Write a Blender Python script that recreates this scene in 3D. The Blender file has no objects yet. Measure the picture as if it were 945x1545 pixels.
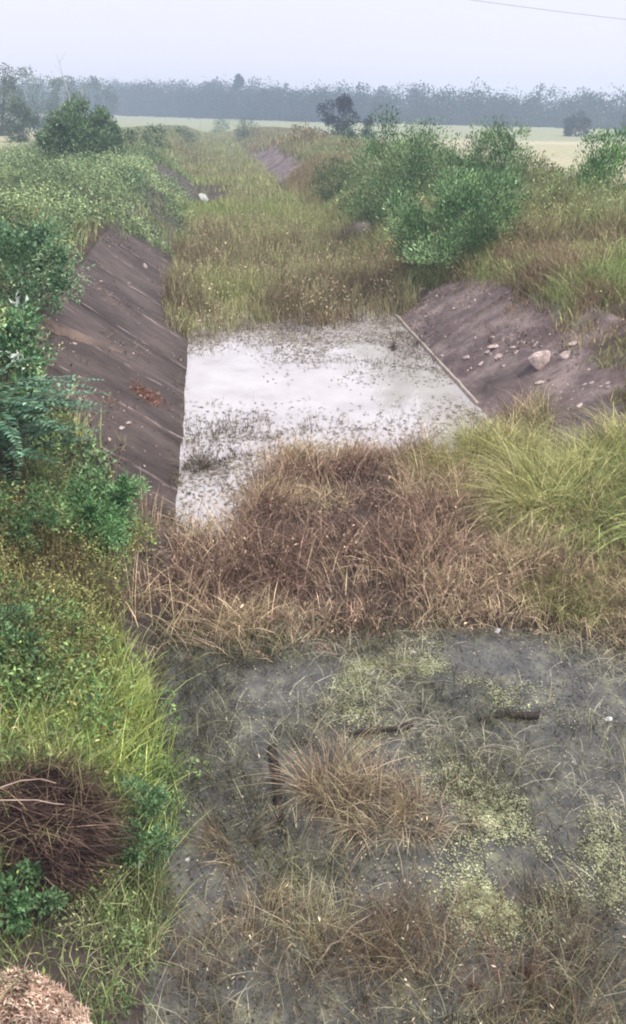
import bpy, bmesh, math, random
import numpy as np
from mathutils import Vector, Matrix

R = math.radians
rng = np.random.RandomState(7)
random.seed(7)
sc = bpy.context.scene
col = sc.collection

# ------------------------------------------------------------------ camera
CAM_H, FOV, ROLL, HORIZON = 4.5, 62.0, R(1.0), 163.0
F = 772.5 / math.tan(R(FOV / 2))
PITCH = math.atan((772.5 - HORIZON) / F)
cam = bpy.data.objects.new('camera', bpy.data.cameras.new('camera'))
col.objects.link(cam)
cam.data.sensor_fit = 'VERTICAL'
cam.data.angle = R(FOV)
cam.data.clip_start, cam.data.clip_end = 0.05, 4000
cam.matrix_world = (Matrix.Translation((0, 0, CAM_H)) @ Matrix.Rotation(R(90) - PITCH, 4, 'X')
                    @ Matrix.Rotation(ROLL, 4, 'Z'))
sc.camera = cam

# ------------------------------------------------------------------ sky, sun, exposure
SUN_EL, SUN_AZ = R(64), R(120)          # high, hazy sun behind the viewer's right shoulder
world = bpy.data.worlds.new('World')
sc.world = world
world.use_nodes = True
nt = world.node_tree
nt.nodes.clear()
sky = nt.nodes.new('ShaderNodeTexSky')
sky.sky_type = 'NISHITA'
sky.sun_disc = False
sky.sun_elevation = SUN_EL
sky.sun_rotation = SUN_AZ
sky.dust_density = 4.0
sky.air_density = 1.0
b1 = nt.nodes.new('ShaderNodeBackground'); b1.inputs[1].default_value = 0.1
b2 = nt.nodes.new('ShaderNodeBackground')
b2.inputs[0].default_value = (0.79, 0.775, 0.90, 1)     # thin even overcast
b2.inputs[1].default_value = 0.92
mx = nt.nodes.new('ShaderNodeMixShader'); mx.inputs[0].default_value = 0.88
out = nt.nodes.new('ShaderNodeOutputWorld')
nt.links.new(sky.outputs[0], b1.inputs[0])
nt.links.new(b1.outputs[0], mx.inputs[1]); nt.links.new(b2.outputs[0], mx.inputs[2])
nt.links.new(mx.outputs[0], out.inputs[0])

sun = bpy.data.objects.new('sun', bpy.data.lights.new('sun', 'SUN'))
col.objects.link(sun)
sun.data.energy = 2.3
sun.data.angle = R(10)
sun.data.color = (1, 0.95, 0.88)
sd = Vector((math.sin(SUN_AZ) * math.cos(SUN_EL), math.cos(SUN_AZ) * math.cos(SUN_EL), math.sin(SUN_EL)))
sun.rotation_euler = sd.to_track_quat('Z', 'Y').to_euler()
sun.location = (20, -20, 60)

sc.view_settings.view_transform = 'Standard'
sc.view_settings.look = 'None'
sc.view_settings.exposure = 0.53
sc.view_settings.gamma = 1.0
sc.render.engine = 'CYCLES'
cy = sc.cycles
cy.use_denoising = True
cy.max_bounces = 5; cy.diffuse_bounces = 2; cy.glossy_bounces = 2
cy.transmission_bounces = 3; cy.volume_bounces = 1; cy.transparent_max_bounces = 8
cy.filter_width = 2.0

# ------------------------------------------------------------------ numbers and noise
def lin(*c):
    c = np.array(c, float) / 255.0
    return np.where(c <= 0.04045, c / 12.92, ((c + 0.055) / 1.055) ** 2.4)

def _hash(ix, iy, seed):
    n = (ix.astype(np.int64) * 374761393 + iy.astype(np.int64) * 668265263 + seed * 974634777) & 0xffffffff
    n = ((n ^ (n >> 13)) * 1274126177) & 0xffffffff
    return ((n ^ (n >> 16)) & 0xffff) / 65535.0

def vnoise(x, y, scale, seed=0):
    x = np.asarray(x, float) / scale; y = np.asarray(y, float) / scale
    ix, iy = np.floor(x), np.floor(y)
    fx, fy = x - ix, y - iy
    fx = fx * fx * (3 - 2 * fx); fy = fy * fy * (3 - 2 * fy)
    a, b = _hash(ix, iy, seed), _hash(ix + 1, iy, seed)
    c, d = _hash(ix, iy + 1, seed), _hash(ix + 1, iy + 1, seed)
    return (a * (1 - fx) + b * fx) * (1 - fy) + (c * (1 - fx) + d * fx) * fy

def fbm(x, y, scale, seed=0, oct=3):
    v, a, t = 0, 1.0, 0
    for k in range(oct):
        v = v + a * vnoise(x, y, scale / 2 ** k, seed + k * 17); t += a; a *= 0.5
    return v / t

def smooth(a, b, x):
    t = np.clip((np.asarray(x, float) - a) / (b - a), 0, 1)
    return t * t * (3 - 2 * t)

# ------------------------------------------------------------------ the canal's own axes: s along it, u across (right is +)
AX = -0.125
NRM = math.hypot(1, AX)
ANG = math.atan2(-AX, 1)                 # the canal heads slightly left
def to_su(X, Y):
    return ((X - 2) * AX + Y) / NRM, ((X - 2) - Y * AX) / NRM
def to_xy(s, u):
    return 2 + (s * AX + u) / NRM, (s - u * AX) / NRM

TOE, SLOPE, TOPW = 2.5, 0.68, 4.75
def bar_mask(s, u):
    """the mud bar that the brown grass stands on"""
    near = 6.55 + 0.35 * (fbm(s * 0 + u, u * 0, 1.2, 5) - 0.5) - 0.55 * smooth(0.8, 2.2, u) + 0.35*smooth(-1.6,-2.5,u)
    far = 11.5 - 2.2 * smooth(-0.9, -1.9, u) + 0.9 * smooth(1.2, 2.4, u) + 1.1 * (fbm(u, u * 0, 0.9, 9) - 0.5)
    return smooth(near - 0.15, near + 0.45, s) * (1 - smooth(far - 0.5, far + 0.3, s))

def reed_start(u):
    return 18.3 + 1.1 * smooth(-2.2, 0.0, u) + 0.7 * smooth(0.5, 2.3, u) + 0.9 * (fbm(u, u * 0, 0.8, 3) - 0.5)

def height(X, Y):
    X = np.asarray(X, float); Y = np.asarray(Y, float)
    s, u = to_su(X, Y)
    a = np.abs(u)
    bed = -0.4 + 0.47 * bar_mask(s, u) + 0.46 * smooth(19, 22.5, s) + 0.08 * (fbm(X, Y, 0.8, 11) - 0.5)
    slope = (a - TOE) * SLOPE
    top = (TOPW - TOE) * SLOPE
    bank = top + 0.28 * smooth(TOPW, 6.6, a) * (1 - smooth(8.5, 14, a)) * (1 - 0.8 * smooth(50, 110, s)) - 0.75 * smooth(9, 18, a) \
        + 0.22 * (fbm(X, Y, 2.4, 21) - 0.5) * smooth(TOPW, 5.6, a)
    z = np.where(a < TOPW, np.maximum(bed, slope), bank)
    w = smooth(140, 185, s)                     # the canal bends away and is lost in the field
    return z * (1 - w) + 0.85 * w

_f = np.array([math.sin(PITCH), math.cos(PITCH), math.cos(ROLL), math.sin(ROLL)])
def view_ray(px, py):
    a = (px - 472.5) / F; b = -(py - 772.5) / F
    x = a * _f[2] - b * _f[3]; y = a * _f[3] + b * _f[2]
    return np.array([x, _f[1] + y * _f[0], -_f[0] + y * _f[1]])
def at(px, py, dz=0.0):
    """where the line of sight through a place in the photograph meets the ground; also its depth"""
    d = view_ray(px, py)
    t = np.exp(np.linspace(math.log(1.5), math.log(900), 9000))
    P = np.array([0, 0, CAM_H]) + t[:, None] * d
    below = np.nonzero(P[:, 2] <= np.maximum(height(P[:, 0], P[:, 1]), 0.0) + dz)[0]     # ground or water
    i = below[0] if len(below) else len(t) - 1
    return P[i], t[i]

# ------------------------------------------------------------------ linking and tagging
def tag(o, label=None, cat=None, group=None, kind=None):
    for k, v in (('label', label), ('category', cat), ('group', group), ('kind', kind)):
        if v: o[k] = v
    return o

def mesh_np(name, V, faces, C=None):
    """faces: list of (n,k) index arrays"""
    me = bpy.data.meshes.new(name)
    V = np.ascontiguousarray(V, np.float32)
    me.vertices.add(len(V)); me.vertices.foreach_set('co', V.ravel())
    faces = [np.asarray(f, np.int32) for f in faces if len(f)]
    nl = sum(f.size for f in faces); nf = sum(len(f) for f in faces)
    me.loops.add(nl); me.polygons.add(nf)
    me.loops.foreach_set('vertex_index', np.concatenate([f.ravel() for f in faces]))
    tot = np.concatenate([np.full(len(f), f.shape[1]) for f in faces])
    me.polygons.foreach_set('loop_start', np.concatenate([[0], np.cumsum(tot)[:-1]]).astype(np.int32))
    me.update(calc_edges=True)
    if C is not None:
        at_ = me.attributes.new('Col', 'FLOAT_COLOR', 'POINT')
        c4 = np.ones((len(V), 4), np.float32); c4[:, :3] = C
        at_.data.foreach_set('color', c4.ravel())
    return me

class Geo:
    """collects shapes for one mesh object"""
    def __init__(self): self.V, self.F, self.C, self.n = [], {}, [], 0
    def add(self, V, F, C):
        V = np.asarray(V, float); C = np.broadcast_to(np.asarray(C, float), V.shape)
        for f in F:
            f = np.asarray(f)
            self.F.setdefault(f.shape[1], []).append(f + self.n)
        self.V.append(V); self.C.append(C); self.n += len(V)
    def build(self, name, mat, parent=None, loc=None, smooth_=False):
        V = np.concatenate(self.V)
        if loc is not None: V = V - np.asarray(loc, float)
        me = mesh_np(name, V, [np.concatenate(v) for v in self.F.values()], np.concatenate(self.C))
        me.materials.append(mat)
        if not smooth_: me.shade_flat()
        o = bpy.data.objects.new(name, me); col.objects.link(o)
        if parent is not None: o.parent = parent
        elif loc is not None: o.location = loc
        return o

def empty(name, loc):
    o = bpy.data.objects.new(name, None); col.objects.link(o)
    o.location = loc; o.empty_display_size = 0.2
    return o

# ------------------------------------------------------------------ materials
def nodes_of(name):
    m = bpy.data.materials.new(name); m.use_nodes = True
    t = m.node_tree; t.nodes.clear()
    return m, t, t.nodes.new, t.links.new

def mat_plant(name, translucent=0.10, rough=0.6, spec=0.3, var=0.4):
    m, t, N, L = nodes_of(name)
    a = N('ShaderNodeAttribute'); a.attribute_name = 'Col'
    geo = N('ShaderNodeNewGeometry')
    n = N('ShaderNodeTexNoise'); n.inputs['Scale'].default_value = 9.0; n.inputs['Detail'].default_value = 2
    L(geo.outputs['Position'], n.inputs['Vector'])
    mr = N('ShaderNodeMapRange'); mr.inputs[3].default_value = 1 - var; mr.inputs[4].default_value = 1 + var
    mr.inputs[1].default_value = 0.3; mr.inputs[2].default_value = 0.7
    L(n.outputs[0], mr.inputs[0])
    mul = N('ShaderNodeMix'); mul.data_type = 'RGBA'; mul.blend_type = 'MULTIPLY'; mul.inputs[0].default_value = 1
    L(a.outputs['Color'], mul.inputs[6]); L(mr.outputs[0], mul.inputs[7])
    p = N('ShaderNodeBsdfPrincipled'); p.inputs['Roughness'].default_value = rough
    p.inputs['Specular IOR Level'].default_value = spec
    tr = N('ShaderNodeBsdfTranslucent')
    L(mul.outputs[2], p.inputs['Base Color']); L(mul.outputs[2], tr.inputs[0])
    ms = N('ShaderNodeMixShader'); ms.inputs[0].default_value = translucent
    L(p.outputs[0], ms.inputs[1]); L(tr.outputs[0], ms.inputs[2])
    o = N('ShaderNodeOutputMaterial'); L(ms.outputs[0], o.inputs[0])
    return m

def mat_mottled(name, stops, scale=4.0, detail=6, rough=0.85, bump=0.4, bscale=30, stretch=(1, 1, 1), coord='Object', spec=0.3, useattr=False):
    m, t, N, L = nodes_of(name)
    tc = N('ShaderNodeTexCoord'); mp = N('ShaderNodeMapping'); mp.inputs['Scale'].default_value = stretch
    L(tc.outputs[coord], mp.inputs[0])
    n = N('ShaderNodeTexNoise'); n.inputs['Scale'].default_value = scale; n.inputs['Detail'].default_value = detail
    n.inputs['Roughness'].default_value = 0.65
    L(mp.outputs[0], n.inputs['Vector'])
    r = N('ShaderNodeValToRGB')
    e = r.color_ramp.elements
    while len(e) < len(stops): e.new(0.5)
    for k, (p_, c) in enumerate(stops): e[k].position = p_; e[k].color = (*c, 1)
    L(n.outputs[0], r.inputs[0])
    colour = r.outputs[0]
    if useattr:
        a = N('ShaderNodeAttribute'); a.attribute_name = 'Col'
        mul = N('ShaderNodeMix'); mul.data_type = 'RGBA'; mul.blend_type = 'MULTIPLY'; mul.inputs[0].default_value = 1
        L(a.outputs['Color'], mul.inputs[6]); L(colour, mul.inputs[7]); colour = mul.outputs[2]
    p = N('ShaderNodeBsdfPrincipled'); p.inputs['Roughness'].default_value = rough
    p.inputs['Specular IOR Level'].default_value = spec
    L(colour, p.inputs['Base Color'])
    n2 = N('ShaderNodeTexNoise'); n2.inputs['Scale'].default_value = bscale; n2.inputs['Detail'].default_value = 5
    L(tc.outputs[coord], n2.inputs['Vector'])
    bp = N('ShaderNodeBump'); bp.inputs['Strength'].default_value = bump; bp.inputs['Distance'].default_value = 0.03
    L(n2.outputs[0], bp.inputs['Height']); L(bp.outputs[0], p.inputs['Normal'])
    o = N('ShaderNodeOutputMaterial'); L(p.outputs[0], o.inputs[0])
    return m

M_GRASS = mat_plant('grass_blades')
M_DRY = mat_plant('dry_grass_blades', 0.08, 0.75, 0.15, 0.4)
M_LEAF = mat_plant('leaves', 0.14, 0.45, 0.4, 0.4)
M_FAR = mat_plant('far_leaves', 0.15, 0.8, 0.1, 0.3)
M_BARK = mat_plant('bark', 0.0, 0.85, 0.2, 0.4)
M_SOIL = mat_mottled('soil', [(0.25, (0.55, 0.55, 0.55)), (0.5, (1, 1, 1)), (0.75, (1.35, 1.3, 1.25))], 1.4, 8, 0.9, 0.5, 14, useattr=True)
M_ROCK = mat_mottled('rock', [(0.3, lin(138, 118, 114)), (0.5, lin(196, 176, 168)), (0.7, lin(226, 212, 202))], 9, 6, 0.85, 0.6, 40)
M_PALE = mat_mottled('pale_concrete', [(0.3, lin(150, 138, 128)), (0.7, lin(186, 174, 162))], 8, 5, 0.85, 0.3, 40)
M_WHITE = mat_mottled('white_scrap', [(0.3, lin(205, 205, 200)), (0.7, lin(235, 235, 232))], 12, 3, 0.6, 0.2, 40)
M_STICK = mat_mottled('wet_wood', [(0.3, lin(38, 32, 30)), (0.7, lin(74, 62, 56))], 14, 4, 0.7, 0.4, 60)
M_TWIG = mat_mottled('bare_twig', [(0.3, lin(150, 125, 112)), (0.7, lin(205, 182, 165))], 10, 4, 0.8, 0.2, 40)
M_WIRE = mat_mottled('cable', [(0.3, lin(150, 147, 155)), (0.7, lin(165, 162, 170))], 1, 1, 0.6, 0.0, 4)

# concrete lining: mud stained, streaks running down the slope, pale joints between the panels
def mat_lining(name, dark, mid, light, joint, jstep, joff, jamount, streak=0.5, stretch=(1.1, 0.42, 0.42), turn=14):
    m, t, N, L = nodes_of(name)
    tc = N('ShaderNodeTexCoord')
    mp = N('ShaderNodeMapping'); mp.inputs['Scale'].default_value = stretch
    mp.inputs['Rotation'].default_value = (0, 0, R(turn))
    L(tc.outputs['Object'], mp.inputs[0])
    n = N('ShaderNodeTexNoise'); n.inputs['Scale'].default_value = 1.3; n.inputs['Detail'].default_value = 9
    n.inputs['Roughness'].default_value = 0.68
    L(mp.outputs[0], n.inputs['Vector'])
    r = N('ShaderNodeValToRGB'); e = r.color_ramp.elements; e.new(0.5); e.new(0.6)
    for k, (p_, c) in enumerate([(0.28, dark), (0.47, mid), (0.62, light), (0.8, light * 1.25)]):
        e[k].position = p_; e[k].color = (*c, 1)
    L(n.outputs[0], r.inputs[0])
    # fine scratches and pale deposits down the slope
    mp2 = N('ShaderNodeMapping'); mp2.inputs['Scale'].default_value = (9.0, 0.8, 0.8); mp2.inputs['Rotation'].default_value = (0, 0, R(-8))
    L(tc.outputs['Object'], mp2.inputs[0])
    n2 = N('ShaderNodeTexNoise'); n2.inputs['Scale'].default_value = 1.2; n2.inputs['Detail'].default_value = 6
    L(mp2.outputs[0], n2.inputs['Vector'])
    r2 = N('ShaderNodeMapRange'); r2.inputs[1].default_value = 0.6; r2.inputs[2].default_value = 0.76; r2.inputs[4].default_value = streak
    L(n2.outputs[0], r2.inputs[0])
    m1 = N('ShaderNodeMix'); m1.data_type = 'RGBA'
    L(r2.outputs[0], m1.inputs[0]); L(r.outputs[0], m1.inputs[6]); m1.inputs[7].default_value = (*joint, 1)
    # joints across the canal at every panel
    sep = N('ShaderNodeSeparateXYZ'); L(tc.outputs['Object'], sep.inputs[0])
    n3 = N('ShaderNodeTexNoise'); n3.inputs['Scale'].default_value = 1.6; n3.inputs['Detail'].default_value = 4
    L(tc.outputs['Object'], n3.inputs['Vector'])
    w = N('ShaderNodeMath'); w.operation = 'MULTIPLY_ADD'; w.inputs[1].default_value = 0.35
    L(n3.outputs[0], w.inputs[0]); L(sep.outputs[0], w.inputs[2])
    ad = N('ShaderNodeMath'); ad.operation = 'ADD'; ad.inputs[1].default_value = joff
    L(w.outputs[0], ad.inputs[0])
    md = N('ShaderNodeMath'); md.operation = 'PINGPONG'; md.inputs[1].default_value = jstep / 2
    L(ad.outputs[0], md.inputs[0])
    lt = N('ShaderNodeMapRange'); lt.inputs[1].default_value = 0.012; lt.inputs[2].default_value = 0.05
    lt.inputs[3].default_value = 1; lt.inputs[4].default_value = 0
    L(md.outputs[0], lt.inputs[0])
    n4 = N('ShaderNodeTexNoise'); n4.inputs['Scale'].default_value = 3.0; L(tc.outputs['Object'], n4.inputs['Vector'])
    r4 = N('ShaderNodeMapRange'); r4.inputs[1].default_value = 0.44; r4.inputs[2].default_value = 0.6; r4.inputs[4].default_value = jamount
    L(n4.outputs[0], r4.inputs[0])
    mu = N('ShaderNodeMath'); mu.operation = 'MULTIPLY'; L(lt.outputs[0], mu.inputs[0]); L(r4.outputs[0], mu.inputs[1])
    m2 = N('ShaderNodeMix'); m2.data_type = 'RGBA'
    L(mu.outputs[0], m2.inputs[0]); L(m1.outputs[2], m2.inputs[6]); m2.inputs[7].default_value = (*joint, 1)
    p = N('ShaderNodeBsdfPrincipled'); p.inputs['Roughness'].default_value = 0.8
    p.inputs['Specular IOR Level'].default_value = 0.3
    L(m2.outputs[2], p.inputs['Base Color'])
    n5 = N('ShaderNodeTexNoise'); n5.inputs['Scale'].default_value = 9; n5.inputs['Detail'].default_value = 9
    n5.inputs['Roughness'].default_value = 0.7
    L(tc.outputs['Object'], n5.inputs['Vector'])
    bp = N('ShaderNodeBump'); bp.inputs['Strength'].default_value = 0.6; bp.inputs['Distance'].default_value = 0.06
    L(n5.outputs[0], bp.inputs['Height']); L(bp.outputs[0], p.inputs['Normal'])
    o = N('ShaderNodeOutputMaterial'); L(p.outputs[0], o.inputs[0])
    return m

M_LINL = mat_lining('stained_concrete', lin(54, 46, 44), lin(76, 66, 62), lin(98, 86, 81), lin(170, 152, 146), 1.9, 0.75, 0.7, 0.3, (0.8, 0.5, 0.5))
M_LINR = mat_lining('muddy_concrete', lin(76, 65, 63), lin(110, 96, 93), lin(150, 134, 128), lin(196, 178, 170), 3.4, 0.4, 0.25, 0.22, (0.9, 1.1, 1.1), -20)

def mat_water(name, stops, scale, ior, rough, bump):
    m, t, N, L = nodes_of(name)
    geo = N('ShaderNodeNewGeometry')
    n = N('ShaderNodeTexNoise'); n.inputs['Scale'].default_value = scale; n.inputs['Detail'].default_value = 7
    n.inputs['Roughness'].default_value = 0.62
    L(geo.outputs['Position'], n.inputs['Vector'])
    r = N('ShaderNodeValToRGB'); e = r.color_ramp.elements
    while len(e) < len(stops): e.new(0.5)
    for k, (p_, c) in enumerate(stops): e[k].position = p_; e[k].color = (*c, 1)
    L(n.outputs[0], r.inputs[0])
    p = N('ShaderNodeBsdfPrincipled')
    p.inputs['IOR'].default_value = ior; p.inputs['Roughness'].default_value = rough
    L(r.outputs[0], p.inputs['Base Color'])
    n2 = N('ShaderNodeTexNoise'); n2.inputs['Scale'].default_value = 7; n2.inputs['Detail'].default_value = 3
    L(geo.outputs['Position'], n2.inputs['Vector'])
    bp = N('ShaderNodeBump'); bp.inputs['Strength'].default_value = bump; bp.inputs['Distance'].default_value = 0.02
    L(n2.outputs[0], bp.inputs['Height']); L(bp.outputs[0], p.inputs['Normal'])
    o = N('ShaderNodeOutputMaterial'); L(p.outputs[0], o.inputs[0])
    return m
M_POND = mat_water('murky_water', [(0.32, lin(50, 50, 44)), (0.46, lin(76, 75, 67)), (0.57, lin(96, 95, 83)), (0.7, lin(128, 129, 100))], 4.5, 1.75, 0.05, 0.07)
M_POOL = mat_water('sky_whitened_water', [(0.25, lin(158, 150, 148)), (0.45, lin(186, 180, 178)), (0.65, lin(200, 195, 193))], 0.9, 2.1, 0.04, 0.02)  # pale base colour carries part of the sky's white reflection

# ------------------------------------------------------------------ ground, to the horizon
def axis(parts):
    o = []
    for a, b, step in parts: o += list(np.arange(a, b, step))
    return np.array(o)
def geo_axis(start, end, n): return list(np.exp(np.linspace(math.log(start), math.log(end), n)))
uu = np.array(sorted([-v for v in geo_axis(14, 460, 32)] + list(np.arange(-13.8, 13.9, 0.2)) + geo_axis(14, 460, 32)))
ss = np.array(list(np.arange(-24, -2, 2.0)) + list(np.arange(-2, 36, 0.22)) + geo_axis(36, 520, 100))
S, U = np.meshgrid(ss, uu, indexing='ij')
X, Y = to_xy(S, U)
Z = height(X, Y)
a_ = np.abs(U)
Z = Z - 0.14 * (smooth(TOE - 0.1, TOE + 0.2, a_) * (1 - smooth(TOPW - 0.25, TOPW - 0.02, a_)))     # the bed cut for the lining
mud, earth, green = lin(70, 60, 53), lin(72, 60, 50), lin(70, 74, 46)  # mud and earth darkened so gaps between plants look shaded
fieldA, fieldB, fieldC = lin(170, 166, 130), lin(188, 180, 148), lin(148, 152, 116)
g = fbm(X, Y, 3.0, 40)[..., None]
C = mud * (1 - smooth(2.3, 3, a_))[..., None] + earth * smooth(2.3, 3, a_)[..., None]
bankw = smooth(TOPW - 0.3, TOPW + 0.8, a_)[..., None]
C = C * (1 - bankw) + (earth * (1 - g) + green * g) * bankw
f1 = fbm(X * 0.15, Y, 34, 50, 2)[..., None]; f2 = fbm(X * 0.1, Y, 70, 60, 2)[..., None]
fc = fieldA * (1 - smooth(0.45, 0.6, f1)) + fieldB * smooth(0.45, 0.6, f1)
fc = fc * (1 - smooth(0.55, 0.7, f2)) + fieldC * smooth(0.55, 0.7, f2)
fw = np.maximum(smooth(13, 24, a_), smooth(135, 170, S))[..., None]
C = C * (1 - fw) + fc * fw
ni, nj = S.shape
idx = np.arange(ni * nj).reshape(ni, nj)
quad = np.stack([idx[:-1, :-1], idx[1:, :-1], idx[1:, 1:], idx[:-1, 1:]], -1).reshape(-1, 4)[:, ::-1]
V = np.stack([X, Y, Z], -1).reshape(-1, 3)
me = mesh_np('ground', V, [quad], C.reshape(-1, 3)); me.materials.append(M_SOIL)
ground = bpy.data.objects.new('ground', me); col.objects.link(ground)
tag(ground, 'earth banks and flat pale rice fields on both sides of the canal', 'ground', kind='structure')

def sheet(name, s0, s1, z, mat, label):
    s_ = np.arange(s0, s1 + 0.01, 0.5); u_ = np.linspace(-2.9, 2.9, 12)
    S_, U_ = np.meshgrid(s_, u_, indexing='ij'); X_, Y_ = to_xy(S_, U_)
    i_ = np.arange(S_.size).reshape(S_.shape)
    q = np.stack([i_[:-1, :-1], i_[1:, :-1], i_[1:, 1:], i_[:-1, 1:]], -1).reshape(-1, 4)[:, ::-1]
    me = mesh_np(name, np.stack([X_, Y_, np.full_like(X_, z)], -1).reshape(-1, 3), [q]); me.materials.append(mat)
    o = bpy.data.objects.new(name, me); col.objects.link(o)
    return tag(o, label, 'water', kind='structure')
sheet('pond_water', -6, 8.4, 0.0, M_POND, 'murky grey weed-choked water of the near pond')
sheet('pool_water', 8.5, 24, 0.0, M_POOL, 'bright white pool, coloured as reflected sky, between the grass bar and the reeds')

# ------------------------------------------------------------------ lining: panels a little out of line with each other
def lining(side, mat, label, s0, s1, step, rough):
    o = []; V = []; Fq = []; n = 0
    r_ = np.random.RandomState(3 if side > 0 else 4)
    s = s0
    while s < s1:
        ln = step * (1 if s < 40 else 4)
        ns, nu = (20, 26) if s < 34 else (8, 12)
        e = min(s + ln, s1)
        sv = np.linspace(s, e - 0.012, ns); uv = np.linspace(TOE - 0.35, TOPW - 0.1, nu)
        S_, U_ = np.meshgrid(sv, uv, indexing='ij')
        lift = 0.0 + 0.03 * r_.rand()
        Zt = (U_ - TOE) * SLOPE + lift + rough * (fbm(S_, U_, 0.7, 70, 4) - 0.5) + 0.9 * rough * (fbm(S_, U_, 2.2, 75, 2) - 0.5) * smooth(TOE, 3.2, U_)
        top = np.stack([S_, side * U_, Zt], -1).reshape(-1, 3)
        bot = top - np.array([0, 0, 0.12])
        i_ = np.arange(S_.size).reshape(S_.shape)
        q = np.stack([i_[:-1, :-1], i_[1:, :-1], i_[1:, 1:], i_[:-1, 1:]], -1).reshape(-1, 4)
        ring = np.concatenate([i_[:, 0], i_[-1, 1:], i_[-2::-1, -1], i_[0, -2:0:-1]])
        sideq = np.stack([ring, np.roll(ring, -1), np.roll(ring, -1) + S_.size, ring + S_.size], -1)
        if side > 0: q = q[:, ::-1] * 1; q = q[:, ::-1]
        V.append(np.concatenate([top, bot])); Fq += [q + n, sideq + n]
        n += 2 * S_.size; s = e
    me = mesh_np('canal_lining', np.concatenate(V), Fq); me.materials.append(mat)
    bm = bmesh.new(); bm.from_mesh(me); bmesh.ops.recalc_face_normals(bm, faces=bm.faces); bm.to_mesh(me); bm.free()
    ob = bpy.data.objects.new('canal_lining', me); col.objects.link(ob)
    x0, y0 = to_xy(0, 0); ob.location = (x0, y0, 0); ob.rotation_euler = (0, 0, math.atan2(1, AX))
    ob.scale = (1, -1, 1) if False else (1, 1, 1)
    return tag(ob, label, 'canal lining')
# local x runs along the canal, so local +y is the canal's left
lining(-1, M_LINR, 'muddy grey-brown concrete lining strewn with rocks, sloping above the pale kerb', -3, 110, 3.4, 0.10)
lining(1, M_LINL, 'dark purple-brown streaked concrete lining sloping down to the left edge of the white pool', -3, 110, 3.8, 0.05)

# ------------------------------------------------------------------ shapes for plants
def blades(G, P, h, w, C, lean=0.4, seg=3, droop=0.35, yaw=None, wind=0.0):
    """grass blades: P (n,3) feet, h heights, w widths, C colours"""
    n = len(P)
    if n == 0: return
    h = np.broadcast_to(np.asarray(h, float), (n,)); w = np.broadcast_to(np.asarray(w, float), (n,))
    yaw = rng.rand(n) * 2 * math.pi if yaw is None else yaw
    L_ = lean * (0.25 + 1.1 * rng.rand(n))
    d = np.stack([np.cos(yaw), np.sin(yaw), np.zeros(n)], -1)
    ya = rng.rand(n) * 2 * math.pi
    side = np.stack([np.cos(ya), np.sin(ya), np.zeros(n)], -1)
    rows = []
    for k in range(seg):
        t = k / seg
        c = P + d * (h * L_ * (0.35 * t + 0.65 * t * t))[:, None]
        c = c + np.array([0, 0, 1.0]) * (h * (t - droop * L_ * t ** 2.4))[:, None]
        ww = (w * 0.5 * (1 - 0.75 * t))[:, None]
        rows += [c - side * ww, c + side * ww]
    tip = P + d * (h * L_)[:, None] + np.array([0, 0, 1.0]) * (h * (1 - droop * L_))[:, None]
    rows.append(tip)
    m = 2 * seg + 1
    V = np.stack(rows, 1).reshape(-1, 3)
    b = np.arange(n)[:, None] * m
    F4 = [np.concatenate([b + 2 * k, b + 2 * k + 1, b + 2 * k + 3, b + 2 * k + 2], 1) for k in range(seg - 1)]
    F3 = np.concatenate([b + 2 * seg - 2, b + 2 * seg - 1, b + 2 * seg], 1)
    G.add(V, F4 + [F3], np.repeat(C, m, 0))

def leaves(G, P, D, ln, wd, C, fold=0.25, roll=None):
    """folded leaf: base, two shoulders, tip"""
    n = len(P)
    if n == 0: return
    ln = np.broadcast_to(np.asarray(ln, float), (n,))[:, None]; wd = np.broadcast_to(np.asarray(wd, float), (n,))[:, None]
    D = D / (np.linalg.norm(D, axis=1, keepdims=True) + 1e-9)
    up = np.array([0, 0, 1.0]) + 0.9 * rng.randn(n, 3) * (1 if roll is None else roll)
    s = np.cross(D, up); s /= (np.linalg.norm(s, axis=1, keepdims=True) + 1e-9)
    nn = np.cross(s, D)
    mid = P + D * ln * 0.45 + nn * fold * wd
    V = np.stack([P, mid - s * wd * 0.5, P + D * ln - nn * fold * 0.4 * wd, mid + s * wd * 0.5], 1).reshape(-1, 3)
    b = np.arange(n)[:, None] * 4
    G.add(V, [np.concatenate([b, b + 1, b + 2], 1), np.concatenate([b, b + 2, b + 3], 1)], np.repeat(C, 4, 0))

def tube(G, pts, r0, r1, C, k=5):
    pts = np.asarray(pts, float); n = len(pts)
    T = np.gradient(pts, axis=0); T /= np.linalg.norm(T, axis=1, keepdims=True) + 1e-9
    ref = np.where(np.abs(T[:, 2:3]) > 0.9, np.array([[1.0, 0, 0]]), np.array([[0, 0, 1.0]]))
    A = np.cross(T, ref); A /= np.linalg.norm(A, axis=1, keepdims=True) + 1e-9
    B = np.cross(T, A)
    r = np.linspace(r0, r1, n)[:, None, None]
    an = np.linspace(0, 2 * math.pi, k, endpoint=False)[None, :, None]
    V = (pts[:, None] + r * (np.cos(an) * A[:, None] + np.sin(an) * B[:, None])).reshape(-1, 3)
    i_ = np.arange(n * k).reshape(n, k); j_ = np.roll(i_, -1, 1)
    q = np.stack([i_[:-1], j_[:-1], j_[1:], i_[1:]], -1).reshape(-1, 4)
    G.add(V, [q, i_[0][::-1][None, :], i_[-1][None, :]], C)

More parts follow.
